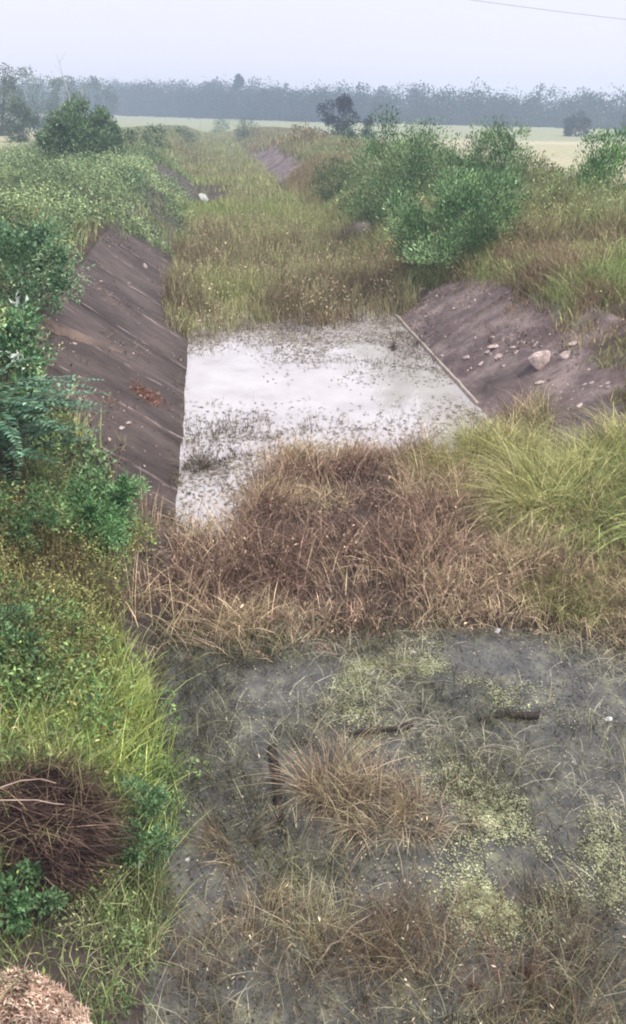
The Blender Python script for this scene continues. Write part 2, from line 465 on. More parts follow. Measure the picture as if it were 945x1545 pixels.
def mix_cols(pal, n, jitter=0.12, f=None):
    """pick between the palette's colours; f (0..1) moves along the palette, with scatter"""
    pal = np.asarray(pal, float)
    f = rng.rand(n) if f is None else np.clip(f + 0.22 * rng.randn(n), 0, 1)
    x = f * (len(pal) - 1); i = np.minimum(x.astype(int), len(pal) - 2); t = (x - i)[:, None]
    c = pal[i] * (1 - t) + pal[i + 1] * t
    return c * np.exp(1.9 * jitter * rng.randn(n, 1)).clip(0.45, 1.9)

def spots(s0, s1, u0, u1, n, dens=None, power=1.0):
    """random places in a stretch of canal; more of them near, where each shows larger"""
    q = rng.rand(n) ** power
    s = s0 + (s1 - s0) * q; u = u0 + (u1 - u0) * rng.rand(n)
    if dens is not None:
        k = rng.rand(n) < dens(s, u); s, u = s[k], u[k]
    return s, u

def tufts(G, s, u, per, rad, hfun, w, pal, ffun, lean=0.45, seg=3, droop=0.35, sink=0.03, jit=0.15):
    """a tuft of blades at each (s,u); tuft shares a lean and a colour leaning"""
    n = len(s)
    if n == 0: return
    hh = hfun(s, u) * (0.7 + 0.6 * rng.rand(n)); ff = ffun(s, u)
    ang = rng.rand(n) * 2 * math.pi; r = np.repeat
    N_ = n * per
    rr = r(rad * (0.6 + 0.8 * rng.rand(n)), per) * np.sqrt(rng.rand(N_)); th = rng.rand(N_) * 2 * math.pi
    s2 = r(s, per) + rr * np.cos(th); u2 = r(u, per) + rr * np.sin(th)
    x, y = to_xy(s2, u2)
    z = height(x, y) - sink
    z = np.maximum(z, -0.12)
    yaw = np.where(rng.rand(N_) < 0.5, r(ang, per) + 0.7 * rng.randn(N_), th + 0.5 * rng.randn(N_))
    C = mix_cols(pal, N_, jit, r(ff, per)) * np.exp(0.16 * r(rng.randn(n), per))[:, None]
    blades(G, np.stack([x, y, z], -1), r(hh, per) * (0.55 + 0.6 * rng.rand(N_)), w * (0.7 + 0.6 * rng.rand(N_)), C, lean, seg, droop, yaw)

def leafy(G, s, u, per, rad, hfun, ll, pal, ffun, aspect=0.5):
    """low broad-leaved weeds: leaves spread through a small dome at each place"""
    n = len(s)
    if n == 0: return
    hh = hfun(s, u) * (0.7 + 0.6 * rng.rand(n)); ff = ffun(s, u)
    N_ = n * per; r = np.repeat
    th = rng.rand(N_) * 2 * math.pi; rr = r(rad * (0.6 + 0.8 * rng.rand(n)), per) * np.sqrt(rng.rand(N_))
    x, y = to_xy(r(s, per) + rr * np.cos(th), r(u, per) + rr * np.sin(th))
    q = rr / rr.max()
    z = height(x, y) + r(hh, per) * (0.15 + 0.85 * rng.rand(N_) ** 0.6) * (1 - 0.55 * q * q)
    D = np.stack([np.cos(th), np.sin(th), 0.25 + 0.6 * rng.randn(N_)], -1) + 0.5 * rng.randn(N_, 3)
    C = mix_cols(pal, N_, 0.16, r(ff, per))
    l = ll * (0.6 + 0.8 * rng.rand(N_))
    leaves(G, np.stack([x, y, z], -1), D, l, l * aspect, C)

def flecks(G, s, u, hfun, ll, wd, pal):
    """small curled dry leaves and seed heads caught among the stems"""
    n = len(s); x, y = to_xy(s, u)
    z = np.maximum(height(x, y), 0) + hfun(s, u) * (0.1 + 0.95 * rng.rand(n))
    leaves(G, np.stack([x, y, z], -1), rng.randn(n, 3), ll * (0.5 + 0.9 * rng.rand(n)), wd * (0.6 + 0.8 * rng.rand(n)), mix_cols(pal, n, 0.18), 0.3)

# palettes (the plants' own colours)
BROWN = [lin(94, 74, 64), lin(148, 122, 106), lin(180, 154, 130), lin(204, 184, 150), lin(152, 150, 104)]
STRAW = [lin(136, 124, 98), lin(164, 154, 118), lin(178, 178, 132)]
OLIVE = [lin(116, 104, 66), lin(122, 124, 70), lin(140, 150, 84)]
FRESH = [lin(82, 112, 66), lin(124, 152, 92), lin(172, 194, 126)]
LIME = [lin(112, 136, 66), lin(172, 190, 98), lin(216, 224, 146)]
DEEP = [lin(40, 72, 46), lin(58, 98, 62), lin(88, 128, 82)]
SAGE = [lin(96, 122, 84), lin(140, 166, 112), lin(184, 202, 146)]

# ------------------------------------------------------------------ where the lining is bare
LS = [0, 4.6, 5.6, 6.8, 8.0, 8.8, 9.2, 10.3, 11.7, 14.4, 19, 24.5, 26.2, 27.2, 45, 47, 55, 57, 300]
LU = [2.3, 2.4, 2.85, 3.05, 2.8, 2.6, 2.75, 3.75, 4.35, 4.75, 4.75, 4.5, 4.1, 2.5, 2.5, 4.6, 4.6, 1.8, 1.0]
RS = [0, 8.6, 9.6, 10.6, 12, 14, 17, 19.6, 21.4, 22.6, 28.6, 29.6, 32, 33.4, 54, 58, 84, 96, 300]
RU = [2.0, 2.2, 2.9, 3.7, 3.95, 3.95, 4.1, 3.95, 3.2, 2.5, 2.5, 4.0, 4.0, 2.6, 2.6, 4.6, 4.4, 2.6, 2.6]
def edge_l(s): return np.interp(s, LS, LU) + 0.35 * (fbm(s, s * 0, 1.1, 31) - 0.5)
def edge_r(s): return np.interp(s, RS, RU) + 0.5 * (fbm(s, s * 0, 1.3, 32) - 0.5)
def nz(s, u, sc_, seed): return smooth(0.3, 0.7, fbm(s, u, sc_, seed))
def stuff(G, name, mat, label, cat):
    return tag(G.build(name, mat), label, cat, kind='stuff')

# ------------------------------------------------------------------ brown grass on the mud bar
G = Geo()
s, u = spots(6.3, 12.6, -2.9, 3.2, 7200, lambda s, u: np.clip(bar_mask(s, u) * 1.2, 0, 1) * (0.22 + 0.78 * nz(s, u, 0.7, 101)) * (u < 2.9))
tufts(G, s, u, 13, 0.15, lambda s, u: 0.22 + 0.32 * nz(s, u, 0.9, 102) + 0.10 * smooth(8.5, 11, s), 0.009, BROWN,
      lambda s, u: 0.1 + 0.62 * nz(s, u, 0.7, 103) + 0.45 * smooth(0.6, 2.2, u) * nz(s, u, 1.0, 104), 0.95, 3, jit=0.24)
s, u = spots(6.3, 12.6, -2.9, 3.2, 15000, lambda s, u: bar_mask(s, u) * (0.2 + 0.8 * nz(s, u, 0.5, 105)))
flecks(G, s, u, lambda s, u: 0.10 + 0.34 * nz(s, u, 0.9, 102), 0.045, 0.016, BROWN[:4])
stuff(G, 'bar_grass', M_DRY, 'dense brown dead grass covering the mud bar between pond and white pool', 'grass')

# tall reeds that fill the canal beyond the pool
G = Geo()
pal = [lin(122, 100, 78)] + STRAW + [lin(172, 176, 116), lin(158, 172, 106)]
def reed_f(s, u):
    return 0.12 + 0.35 * nz(s, u, 1.6, 111) + 0.55 * smooth(0.5, 0.75, fbm(s, u, 3.2, 112)) * 0.8 + 0.4 * smooth(28, 36, s) + 0.5*np.exp(-((s-21.5)/1.8)**2-((u+1.6)/0.9)**2)
s, u = spots(17, 40, -2.9, 3.0, 6500, lambda s, u: smooth(-0.4, 0.7, s - reed_start(u)) * (0.5 + 0.5 * nz(s, u, 1.0, 110)), 1.4)
tufts(G, s, u, 13, 0.16, lambda s, u: 0.5 + 0.35 * nz(s, u, 1.5, 113) - 0.2 * (1 - smooth(0, 1.5, s - reed_start(u))), 0.017, pal, reed_f, 0.4, 3)
s, u = spots(40, 160, -2.9, 2.5, 5200, lambda s, u: 1.0 - 0.95 * ((s > 44) & (s < 57) & (u < -0.9)), 1.8)
tufts(G, s, u, 10, 0.4, lambda s, u: 0.3 + 0.3 * nz(s, u, 3, 113), 0.045, pal, reed_f, 0.4, 2)
s, u = spots(18.5, 38, -2.7, 2.8, 16000, lambda s, u: smooth(-0.2, 0.8, s - reed_start(u)) * nz(s, u, 0.8, 115), 1.3)
flecks(G, s, u, lambda s, u: 0.62 + 0.25 * nz(s, u, 1.5, 113), 0.07, 0.03, [lin(120, 96, 76), lin(172, 150, 118), lin(208, 192, 158), lin(170, 176, 116)])
stuff(G, 'reeds', M_DRY, 'straw and yellow-green reeds filling the canal bed beyond the white pool', 'reeds')

# thin stalks standing in the pale pool
G = Geo()
def pool_d(s, u):
    near = smooth(14.6, 10.6, s) * (0.25 + 0.75 * nz(s, u, 0.7, 120)) * np.where(u < -1.0, 1.0, 0.6)
    far = 1.3 * smooth(14.4, 18.4, s) * smooth(-1.6, 0.5, u) * nz(s, u, 0.8, 121) + 0.7 * smooth(1.5, 2.3, u) * nz(s, u, 0.6, 124) + smooth(-1.6, 0, s - reed_start(u)) * 0.8
    return np.clip(near + far, 0, 1) * (1 - bar_mask(s, u))
s, u = spots(9.4, 20, -2.4, 2.45, 5200, pool_d)
tufts(G, s, u, 6, 0.10, lambda s, u: 0.14 + 0.2 * nz(s, u, 0.8, 122), 0.013, [lin(92, 84, 78), lin(128, 120, 104), lin(150, 140, 118)], lambda s, u: nz(s, u, .6, 123), 0.5, 2)
s, u = spots(9.4, 20.5, -2.45, 2.45, 30000, pool_d); n = len(s); x, y = to_xy(s, u); th = rng.rand(n) * 6.283
leaves(G, np.stack([x, y, 0.005 + 0.01 * rng.rand(n)], -1), np.stack([np.cos(th), np.sin(th), 0.05 * rng.randn(n)], -1), 0.04 + 0.07 * rng.rand(n), 0.02 + 0.02 * rng.rand(n),
       mix_cols([lin(104, 96, 90), lin(148, 140, 128), lin(176, 170, 150)], n, 0.15), 0.1, 0.2)
s = 9.3 + 9 * rng.rand(90) ** 1.5; u = -2.5 + 0.07 * rng.randn(90)
tufts(G, s, u, 9, 0.07, lambda s, u: 0.09 + 0.12 * rng.rand(len(s)), 0.011, [lin(84, 78, 66), lin(124, 112, 88), lin(120, 130, 84)], lambda s, u: rng.rand(len(s)), 0.9, 3)
stuff(G, 'water_stalks', M_DRY, 'sparse thin stalks poking out of the pale pool water', 'stalks')

# grit, dry leaves and crumbs of mud lying on both linings
G = Geo()
for sg, s0, s1, e_ in ((-1, 9.5, 27, edge_l), (1, 10, 22, edge_r)):
    s, q = s0 + (s1 - s0) * rng.rand(9000), rng.rand(9000) ** 1.3
    u = sg * (e_(s) - (e_(s) - TOE) * q)
    k = rng.rand(len(s)) < 0.04 + 0.96 * smooth(0.48, 0.75, fbm(s * 0.6, u, 0.9, 220 + sg)); s, u = s[k], u[k]; n = len(s)
    x, y = to_xy(s, u); th = rng.rand(n) * 6.283
    leaves(G, np.stack([x, y, height(x, y) + 0.03 + 0.02 * rng.rand(n)], -1), np.stack([np.cos(th), np.sin(th), 0.5 * rng.randn(n)], -1),
           0.02 + 0.06 * rng.rand(n) ** 2, 0.015 + 0.03 * rng.rand(n) ** 2, mix_cols([lin(66, 52, 48), lin(120, 102, 92), lin(160, 142, 126), lin(206, 192, 178)], n, 0.2), 0.4)
    s = s0 + (s1 - s0) * rng.rand(170); u = sg * (TOE + 0.1 + (e_(s) - TOE - 0.1) * rng.rand(170) ** 0.6)
    k = rng.rand(170) < 0.15 + 0.85 * smooth(0.45, 0.7, fbm(s, u, 1.1, 230)); s, u = s[k], u[k]
    tufts(G, s, u, 9, 0.06, lambda s, u: 0.10 + 0.12 * rng.rand(len(s)), 0.010, [lin(124, 100, 82), lin(160, 142, 108), lin(130, 136, 90)], lambda s, u: rng.rand(len(s)), 0.9, 3)
stuff(G, 'litter', M_DRY, 'grit, dry leaves and wisps of grass lying on both sloping linings', 'grit')

# ------------------------------------------------------------------ weeds in the pond
G = Geo()
n = 46000
s, u = spots(1.6, 7.2, -2.6, 3.3, n, lambda s, u: 0.05 + 0.9 * smooth(0.42, 0.68, fbm(s, u, 0.7, 130)) * (1 - 0.65 * smooth(-0.3, 0.8, u)))
x, y = to_xy(s, u); n = len(s)
P = np.stack([x, y, np.maximum(0.0, height(x, y)) + 0.004 + 0.03 * rng.rand(n)], -1)
C = mix_cols([lin(62, 62, 48), lin(98, 98, 74), lin(132, 130, 104), lin(172, 166, 146)], n, 0.25, nz(s, u, 0.6, 131) * 0.85)
yaw = 2 * math.pi * rng.rand(n)
h_ = 0.05 + 0.24 * rng.rand(n) ** 1.6
blades(G, P, h_, 0.0065, C, 1.7, 3, 0.53, yaw)
s, u = spots(1.8, 7.0, -2.6, 3.0, 34000, lambda s, u: 0.25 + 0.75 * nz(s, u, 0.35, 132)); n = len(s); x, y = to_xy(s, u); th = rng.rand(n) * 6.283
leaves(G, np.stack([x, y, 0.003 + 0.006 * rng.rand(n)], -1), np.stack([np.cos(th), np.sin(th), 0.08 * rng.randn(n)], -1), 0.008 + 0.026 * rng.rand(n) ** 2, 0.006 + 0.010 * rng.rand(n),
       mix_cols([lin(58, 54, 46), lin(98, 92, 78), lin(128, 124, 108), lin(166, 160, 146)], n, 0.22, 0.15 + 0.6 * nz(s, u, 0.5, 133)), 0.1, 0.2)
stuff(G, 'pond_weed', M_DRY, 'tangled pale strands of water weed lying on the near pond', 'water weed')

G = Geo()          # standing grass in the pond
def pond_d(s, u):
    a = np.exp(-(((u + 1.15) / 0.75) ** 2 + ((s - 3.7) / 1.1) ** 2)) + np.exp(-(((u + 0.55) / 0.6) ** 2 + ((s - 2.9) / 0.7) ** 2))
    return np.clip((a * 1.0 + 0.10 * smooth(6, 4.5, s) + 0.3 * smooth(4.4, 3.2, s)) * (1 - 0.75 * smooth(-0.2, 0.7, u)) * (0.25 + 0.75 * nz(s, u, 0.55, 140)), 0, 1)
s, u = spots(1.9, 6.4, -2.3, 2.0, 11000, pond_d)
tufts(G, s, u, 9, 0.12, lambda s, u: 0.14 + 0.28 * nz(s, u, 0.6, 142), 0.0055, [lin(104, 86, 70), lin(158, 142, 114), lin(140, 144, 98), lin(206, 194, 164)],
      lambda s, u: 0.1 + 0.8 * nz(s, u, 0.5, 143), 0.75, 4)
s, u = spots(2.0, 6.0, -2.2, 1.6, 4500, pond_d)
flecks(G, s, u, lambda s, u: 0.22 + 0 * s, 0.03, 0.009, [lin(112, 92, 76), lin(166, 150, 122), lin(214, 202, 176)])
stuff(G, 'pond_grass', M_DRY, 'thin olive and straw grass standing in the shallow near pond', 'grass')

G = Geo()          # algae
ac = [at(600, 1040)[0], at(690, 1020)[0], at(745, 1200)[0], at(740, 1360)[0], at(860, 1290)[0], at(545, 1020)[0]]
ar = [0.6, 0.5, 0.35, 0.22, 0.45, 0.35]
AN = 42000
k = rng.choice(len(ac), AN, p=np.array(ar) / sum(ar))
c = np.array([p[:2] for p in ac])[k] + rng.randn(AN, 2) * (np.array(ar)[k] * 0.7)[:, None]
c2 = np.stack(to_xy(1.8 + 5.2 * rng.rand(9000), -2.3 + 5.0 * rng.rand(9000)), -1)
c = np.concatenate([c, c2])
w_ = smooth(0.4, 0.72, fbm(c[:, 0], c[:, 1], 0.45, 150)) * np.concatenate([np.full(AN, 1.0), np.full(9000, 0.35)])
c = c[rng.rand(len(c)) < w_]; n = len(c)
P = np.concatenate([c, (0.004 + 0.008 * rng.rand(n))[:, None]], 1)
th = rng.rand(n) * 2 * math.pi
D = np.stack([np.cos(th), np.sin(th), 0.04 * rng.randn(n)], -1)
leaves(G, P, D, 0.008 + 0.014 * rng.rand(n), 0.008 + 0.009 * rng.rand(n),
       mix_cols([lin(138, 142, 100), lin(172, 178, 132), lin(196, 198, 164)], n, 0.1), 0.05, 0.15)
stuff(G, 'algae', M_GRASS, 'pale green algae flecks floating in patches on the near pond', 'algae')

# ------------------------------------------------------------------ left bank
G = Geo()          # long grass by the near pond
def lb(s, u): return (-u > edge_l(s)) & (u > -8)
s, u = spots(1.4, 5.0, -4.6, -2.0, 4200, lambda s, u: lb(s, u) * (0.2 + 0.8 * nz(s, u, 0.5, 160)))
tufts(G, s, u, 10, 0.12, lambda s, u: 0.20 + 0.24 * nz(s, u, 0.8, 161), 0.0065,
      [lin(110, 94, 70), lin(126, 122, 80), lin(104, 130, 76), lin(146, 168, 102), lin(196, 190, 146)], lambda s, u: 0.15 + 0.75 * nz(s, u, 0.7, 162), 0.8, 4)
c_, _ = at(160, 1115); cs, cu = to_su(c_[0], c_[1])
s, u = spots(cs - 1.2, cs + 1.6, cu - 1.2, cu + 0.75, 2000, lambda s, u: np.exp(-((s - cs) / 0.9) ** 2 - ((u - cu + 0.1) / 0.6) ** 2) * (u < -2.35 - 0.25 * smooth(5, 6, s)))
tufts(G, s, u, 12, 0.12, lambda s, u: 0.28 + 0.2 * nz(s, u, 0.5, 164), 0.007, LIME, lambda s, u: 0.3 + 0.7 * nz(s, u, 0.5, 165), 0.7, 4)
cs0, cu0 = cs, cu
s, u = spots(4.6, 10.5, -5.6, -2.2, 2300, lambda s, u: lb(s, u) * (0.15 + 0.6 * nz(s, u, 0.7, 166)))
tufts(G, s, u, 9, 0.13, lambda s, u: 0.3 + 0.2 * nz(s, u, 0.8, 161), 0.009, [lin(134, 114, 84), lin(132, 134, 80), lin(164, 174, 104), lin(110, 140, 78)],
      lambda s, u: nz(s, u, 0.8, 167), 0.6, 3)
s, u = spots(10, 60, -14, -2.4, 9000, lambda s, u: (-u > edge_l(s) + 0.05) * (0.25 + 0.5 * nz(s, u, 1.5, 168)), 1.8)
tufts(G, s, u, 8, 0.25, lambda s, u: 0.35 + 0.3 * nz(s, u, 2, 169), 0.022, [lin(150, 142, 102), lin(164, 174, 114), lin(136, 162, 104)],
      lambda s, u: 0.2 + 0.8 * nz(s, u, 2.2, 170), 0.5, 2)
stuff(G, 'bank_grass', M_GRASS, 'long mixed green and olive grass along the left bank', 'grass')

G = Geo()          # broad leaved weeds, near
s, u = spots(3.0, 5.6, -4.6, -2.5, 130, lambda s, u: lb(s, u) * (0.15 + 0.6 * nz(s, u, 0.6, 180)))
leafy(G, s, u, 90, 0.15, lambda s, u: 0.22 + 0 * s, 0.024, [lin(66, 92, 54), lin(104, 134, 80), lin(160, 180, 122)], lambda s, u: nz(s, u, 0.7, 181))
s, u = spots(5.2, 8.8, -5.4, -2.3, 900, lambda s, u: lb(s, u) * (0.3 + 0.7 * nz(s, u, 0.9, 182)))
leafy(G, s, u, 105, 0.2, lambda s, u: 0.34 + 0.15 * nz(s, u, 1, 184), 0.027, [lin(104, 92, 62), lin(138, 138, 84), lin(180, 180, 116), lin(120, 150, 88)],
      lambda s, u: nz(s, u, 0.6, 183))
c_, _ = at(60, 1060); cs, cu = to_su(c_[0], c_[1])
s, u = cs + 0.45 * rng.randn(70), cu + 0.4 * rng.randn(70)
leafy(G, s, u, 90, 0.2, lambda s, u: 0.42 + 0 * s, 0.042, FRESH, lambda s, u: rng.rand(len(s)) * 0.6)
c_, _ = at(225, 1225); cs, cu = to_su(c_[0], c_[1])
s, u = cs + 0.3 * rng.randn(40), cu + 0.16 * rng.randn(40)
leafy(G, s, u, 90, 0.14, lambda s, u: 0.25 + 0 * s, 0.024, [lin(84, 112, 62), lin(122, 148, 90)], lambda s, u: rng.rand(len(s)))
c_, _ = at(70, 1330); s1_, u1_ = to_su(c_[0], c_[1])
s, u = s1_ + 0.22 * rng.randn(70), u1_ + 0.35 * rng.randn(70)
leafy(G, s, u, 60, 0.14, lambda s, u: 0.22 + 0 * s, 0.02, [lin(72, 84, 52), lin(112, 128, 78), lin(160, 164, 116)], lambda s, u: rng.rand(len(s)))
s, u = spots(4.4, 9.6, -5.2, -2.2, 9000, lambda s, u: lb(s, u) * nz(s, u, 0.6, 188))
flecks(G, s, u, lambda s, u: 0.32 + 0 * s, 0.04, 0.017, [lin(150, 120, 92), lin(178, 172, 112), lin(200, 200, 146)])
s, u = cs0 + 0.75 * rng.randn(2600), cu0 + 0.45 * rng.randn(2600)
k = lb(s, u); flecks(G, s[k], u[k], lambda s, u: 0.32 + 0 * s, 0.038, 0.012, LIME[:2] + [lin(200, 208, 140)])
# weeds on the long left bank
s, u = spots(9.4, 60, -15, -2.4, 4200, lambda s, u: (-u > edge_l(s) + 0.15) * (0.12 + 0.88 * nz(s, u, 1.3, 185)), 1.7)
leafy(G, s, u, 60, 0.42, lambda s, u: 0.4 + 0.75 * nz(s, u, 1.5, 186) * smooth(11, 17, s) - 0.2 * smooth(-4.4, -3.2, u), 0.078, [lin(70, 98, 64)] + SAGE,
      lambda s, u: 0.2 + 0.8 * nz(s, u, 1.8, 187))
stuff(G, 'bank_weeds', M_LEAF, 'leafy green weeds carpeting the left bank', 'weeds')

# ------------------------------------------------------------------ right bank
G = Geo()
def rb(s, u): return (u > edge_r(s))
s, u = spots(5.0, 9.4, 0.7, 5.0, 3000, lambda s, u: smooth(0, 0.6, u - (1.9 - 0.9 * smooth(6.2, 8, s))) * (0.3 + 0.7 * nz(s, u, 0.8, 190)) * (1 - smooth(2.3, 3.4, u) * smooth(6.2, 5.0, s)))
tufts(G, s, u, 10, 0.13, lambda s, u: 0.22 + 0.22 * nz(s, u, 1, 191), 0.009, [lin(136, 112, 92), lin(148, 138, 98), lin(146, 152, 94), lin(184, 172, 138)],
      lambda s, u: nz(s, u, 0.9, 192), 0.7, 3)
s, u = spots(0.5, 10, 2.4, 7, 3000, lambda s, u: 0.3 + 0.7 * nz(s, u, 1.0, 216))
tufts(G, s, u, 10, 0.17, lambda s, u: 0.3 + 0.2 * nz(s, u, 1, 217), 0.011, [lin(132, 112, 86), lin(146, 144, 94), lin(126, 150, 90)], lambda s, u: nz(s, u, 1, 218), 0.7, 3)
s, u = spots(9, 60, 2.4, 16, 10500, lambda s, u: rb(s, u) * (0.35 + 0.65 * nz(s, u, 1.3, 193)), 1.7)
def rpal(s, u): return 0.1 + 0.5 * nz(s, u, 2.2, 194) + 0.6 * np.exp(-((s - 15.5) / 3) ** 2 - ((u - 5.6) / 1.1) ** 2) - 0.2 * smooth(25, 45, s)
tufts(G, s, u, 15, 0.22, lambda s, u: 0.34 + 0.38 * nz(s, u, 2, 195) * smooth(3.9, 5.2, u), 0.015,
      [lin(140, 122, 94), lin(156, 144, 104), lin(152, 158, 102), lin(158, 184, 106)], rpal, 0.75, 3)
s, u = spots(9.5, 45, 2.6, 13, 16000, lambda s, u: rb(s, u) * nz(s, u, 1.0, 209), 1.7)
flecks(G, s, u, lambda s, u: 0.3 + 0.4 * nz(s, u, 2, 195) * smooth(3.9, 5.2, u), 0.07, 0.028, [lin(130, 104, 86), lin(170, 152, 114), lin(196, 188, 140), lin(152, 168, 108)])
s, u = spots(20.5, 60, 2.2, 5.5, 5200, lambda s, u: rb(s, u), 1.5)
tufts(G, s, u, 11, 0.2, lambda s, u: 0.45 + 0.3 * nz(s, u, 2, 195), 0.02, [lin(150, 132, 100), lin(160, 150, 106), lin(146, 160, 104)], lambda s, u: nz(s, u, 1.8, 197), 0.55, 3)
s, u = spots(9.5, 19.5, 3.7, 4.7, 900, lambda s, u: smooth(0.45, 0.7, fbm(s, u, 0.7, 198)))
tufts(G, s, u, 8, 0.13, lambda s, u: 0.18 + 0 * s, 0.011, [lin(122, 92, 80), lin(156, 128, 108), lin(186, 166, 138)], lambda s, u: nz(s, u, 0.6, 199), 0.9, 3)
s, u = spots(4.6, 7.0, 1.0, 2.9, 620, lambda s, u: smooth(0.2, 0.9, u - 1.75 + 0.45 * (s - 5.6) + 0.5 * (fbm(s, u, 0.6, 203) - 0.5)))
tufts(G, s, u, 9, 0.12, lambda s, u: 0.2 + 0.15 * nz(s, u, 0.6, 204), 0.0075, [lin(112, 104, 72), lin(138, 140, 90), lin(178, 168, 128)], lambda s, u: nz(s, u, 0.5, 205), 0.8, 3)
s, u = spots(19, 40, 7.5, 15, 2600, lambda s, u: 0.3 + 0.7 * nz(s, u, 2.0, 213))
tufts(G, s, u, 13, 0.3, lambda s, u: 0.75 + 0.4 * nz(s, u, 2.5, 214), 0.02, [lin(140, 118, 92), lin(164, 148, 112), lin(160, 160, 110), lin(140, 158, 100)], lambda s, u: nz(s, u, 2.0, 215), 0.5, 3)
s, u = spots(14.5, 23, 3.6, 6.2, 1900, lambda s, u: smooth(0.0, 0.3, u - edge_r(s)))
tufts(G, s, u, 13, 0.17, lambda s, u: 0.35 + 0.25 * nz(s, u, 1.2, 211), 0.013, [lin(132, 112, 90), lin(160, 142, 108), lin(150, 156, 102), lin(156, 176, 110)], lambda s, u: nz(s, u, 1.2, 212), 0.85, 3)
s, u = spots(14, 34, 14, 26, 2500, None, 1.2)
tufts(G, s, u, 8, 0.3, lambda s, u: 0.4 + 0.3 * nz(s, u, 3, 195), 0.03, [lin(150, 136, 92), lin(164, 156, 104), lin(150, 150, 92)], lambda s, u: nz(s, u, 3, 196), 0.5, 2)
s, u = spots(21, 38, 2.9, 9.5, 420, lambda s, u: (u > edge_r(s) + 0.2) * (0.2 + 0.8 * nz(s, u, 1.6, 206)))
leafy(G, s, u, 45, 0.45, lambda s, u: 0.7 + 0.5 * nz(s, u, 2, 207), 0.10, [lin(104, 124, 78), lin(146, 164, 108), lin(178, 186, 130)], lambda s, u: nz(s, u, 1.5, 208), 0.35)
stuff(G, 'bank_grass', M_GRASS, 'straw and green grass growing over the right bank above the rocks', 'grass')

G = Geo()          # both banks far off
for sg in (-1, 1):
    s, u = spots(55, 165, 2.4, 17, 8000, None, 1.3)
    e = edge_l(s) if sg < 0 else edge_r(s)
    k = u > e; s, u = s[k], sg * u[k]
    tufts(G, s, u, 8, 0.6, lambda s, u: (0.4 + 0.45 * nz(s, u, 6, 200)) * (1 - 0.6 * smooth(85, 135, s)), 0.06, [lin(160, 142, 106), lin(158, 152, 108), lin(140, 158, 106)],
          lambda s, u: (0.15 if sg > 0 else 0.45) + 0.6 * nz(s, u, 6, 201), 0.5, 2)
stuff(G, 'bank_grass', M_GRASS, 'far rough grass on both canal banks towards the pale field', 'grass')

# ------------------------------------------------------------------ shrubs and trees
def crown(G, base, rx, ry, z0, z1, n, ll, pal, clumps=40, aspect=0.45, upright=0.3, fill=0.55, spread=0.32):
    zc, rz = (z0 + z1) / 2, (z1 - z0) / 2
    d = rng.randn(clumps, 3); d /= np.linalg.norm(d, axis=1, keepdims=True)
    rad = fill + (1 - fill) * rng.rand(clumps) ** 0.5
    c = d * (rad * (0.82 + 0.3 * rng.rand(clumps)))[:, None] * np.array([rx, ry, rz]) + np.array([0, 0, zc])
    cr = spread * (0.5 + 0.9 * rng.rand(clumps)) * (rx + ry + rz) / 3
    k = rng.randint(0, clumps, n)
    o = rng.randn(n, 3); o /= np.linalg.norm(o, axis=1, keepdims=True)
    off = o * (rng.rand(n) ** 0.45)[:, None] * cr[k][:, None]
    P = c[k] + off
    low = P[:, 2] < 0.04; P[low, 2] = 0.04 + 0.3 * zc * rng.rand(low.sum())
    D = o * 0.8 + (P - np.array([0, 0, zc])) / np.array([rx, ry, rz]) * 0.5 + np.array([0, 0, upright]) + 0.5 * rng.randn(n, 3)
    f = rng.rand(clumps)[k]
    leaves(G, P + base, D, ll * (0.55 + 0.9 * rng.rand(n)), ll * aspect * (0.6 + 0.8 * rng.rand(n)), mix_cols(pal, n, 0.15, f))
    return c + base

def stems(G, base, ends, r0, C, bend=0.25):
    for e in ends:
        b = base + np.array([0.15 * rng.randn(), 0.15 * rng.randn(), -0.05]) * np.linalg.norm(e - base) * 0.3
        t = np.linspace(0, 1, 6)[:, None]
        m = (e - b)
        p = b + m * t + np.array([0, 0, 1]) * (np.sin(t * math.pi) * bend * np.linalg.norm(m) * 0.4) + 0.03 * rng.randn(6, 3) * np.linalg.norm(m) * np.sin(t * math.pi)
        tube(G, p, r0, r0 * 0.3, C, 5)

WOOD = lin(92, 80, 70)
def shrub(loc, rx, ry, hgt, n, ll, pal, label, name='shrub', cat='shrub', group=None, z0=0.05, wood=WOOD, nst=9, r0=0.02, **kw):
    loc = np.asarray(loc, float)
    root = tag(empty(name, loc), label, cat, group)
    G = Geo(); c = crown(G, np.zeros(3), rx, ry, z0, hgt, n, ll, pal, **kw)
    G.build('foliage', M_LEAF, root)
    G = Geo(); stems(G, np.zeros(3), c[rng.choice(len(c), min(nst, len(c)), replace=False)], r0, wood)
    G.build('stem', M_BARK, root)
    return root

def tree(loc, rx, hgt, trunk, n, ll, pal, label, cat='tree', name='tree', group=None, r0=0.12, flat=1.0, **kw):
    loc = np.asarray(loc, float)
    root = tag(empty(name, loc), label, cat, group)
    G = Geo(); c = crown(G, np.zeros(3), rx, rx, trunk, hgt, n, ll, pal, **kw)
    G.build('crown', M_FAR, root)
    G = Geo()
    top = np.array([0.1 * rx * rng.randn(), 0.1 * rx * rng.randn(), trunk + 0.5 * (hgt - trunk)])
    t = np.linspace(0, 1, 6)[:, None]
    tube(G, t * top + np.array([0, 0, -0.1]) * (1 - t), r0, r0 * 0.5, WOOD, 7)
    for e in c[rng.choice(len(c), min(7, len(c)), replace=False)]:
        s_ = top * (0.55 + 0.45 * rng.rand())
        tube(G, s_ + (e - s_) * t, r0 * 0.45, r0 * 0.1, WOOD, 5)
    G.build('trunk', M_BARK, root)
    return root

def put(px, py, du=0.0):
    p, t = at(px, py); return p, t / F    # place and metres per photo pixel there

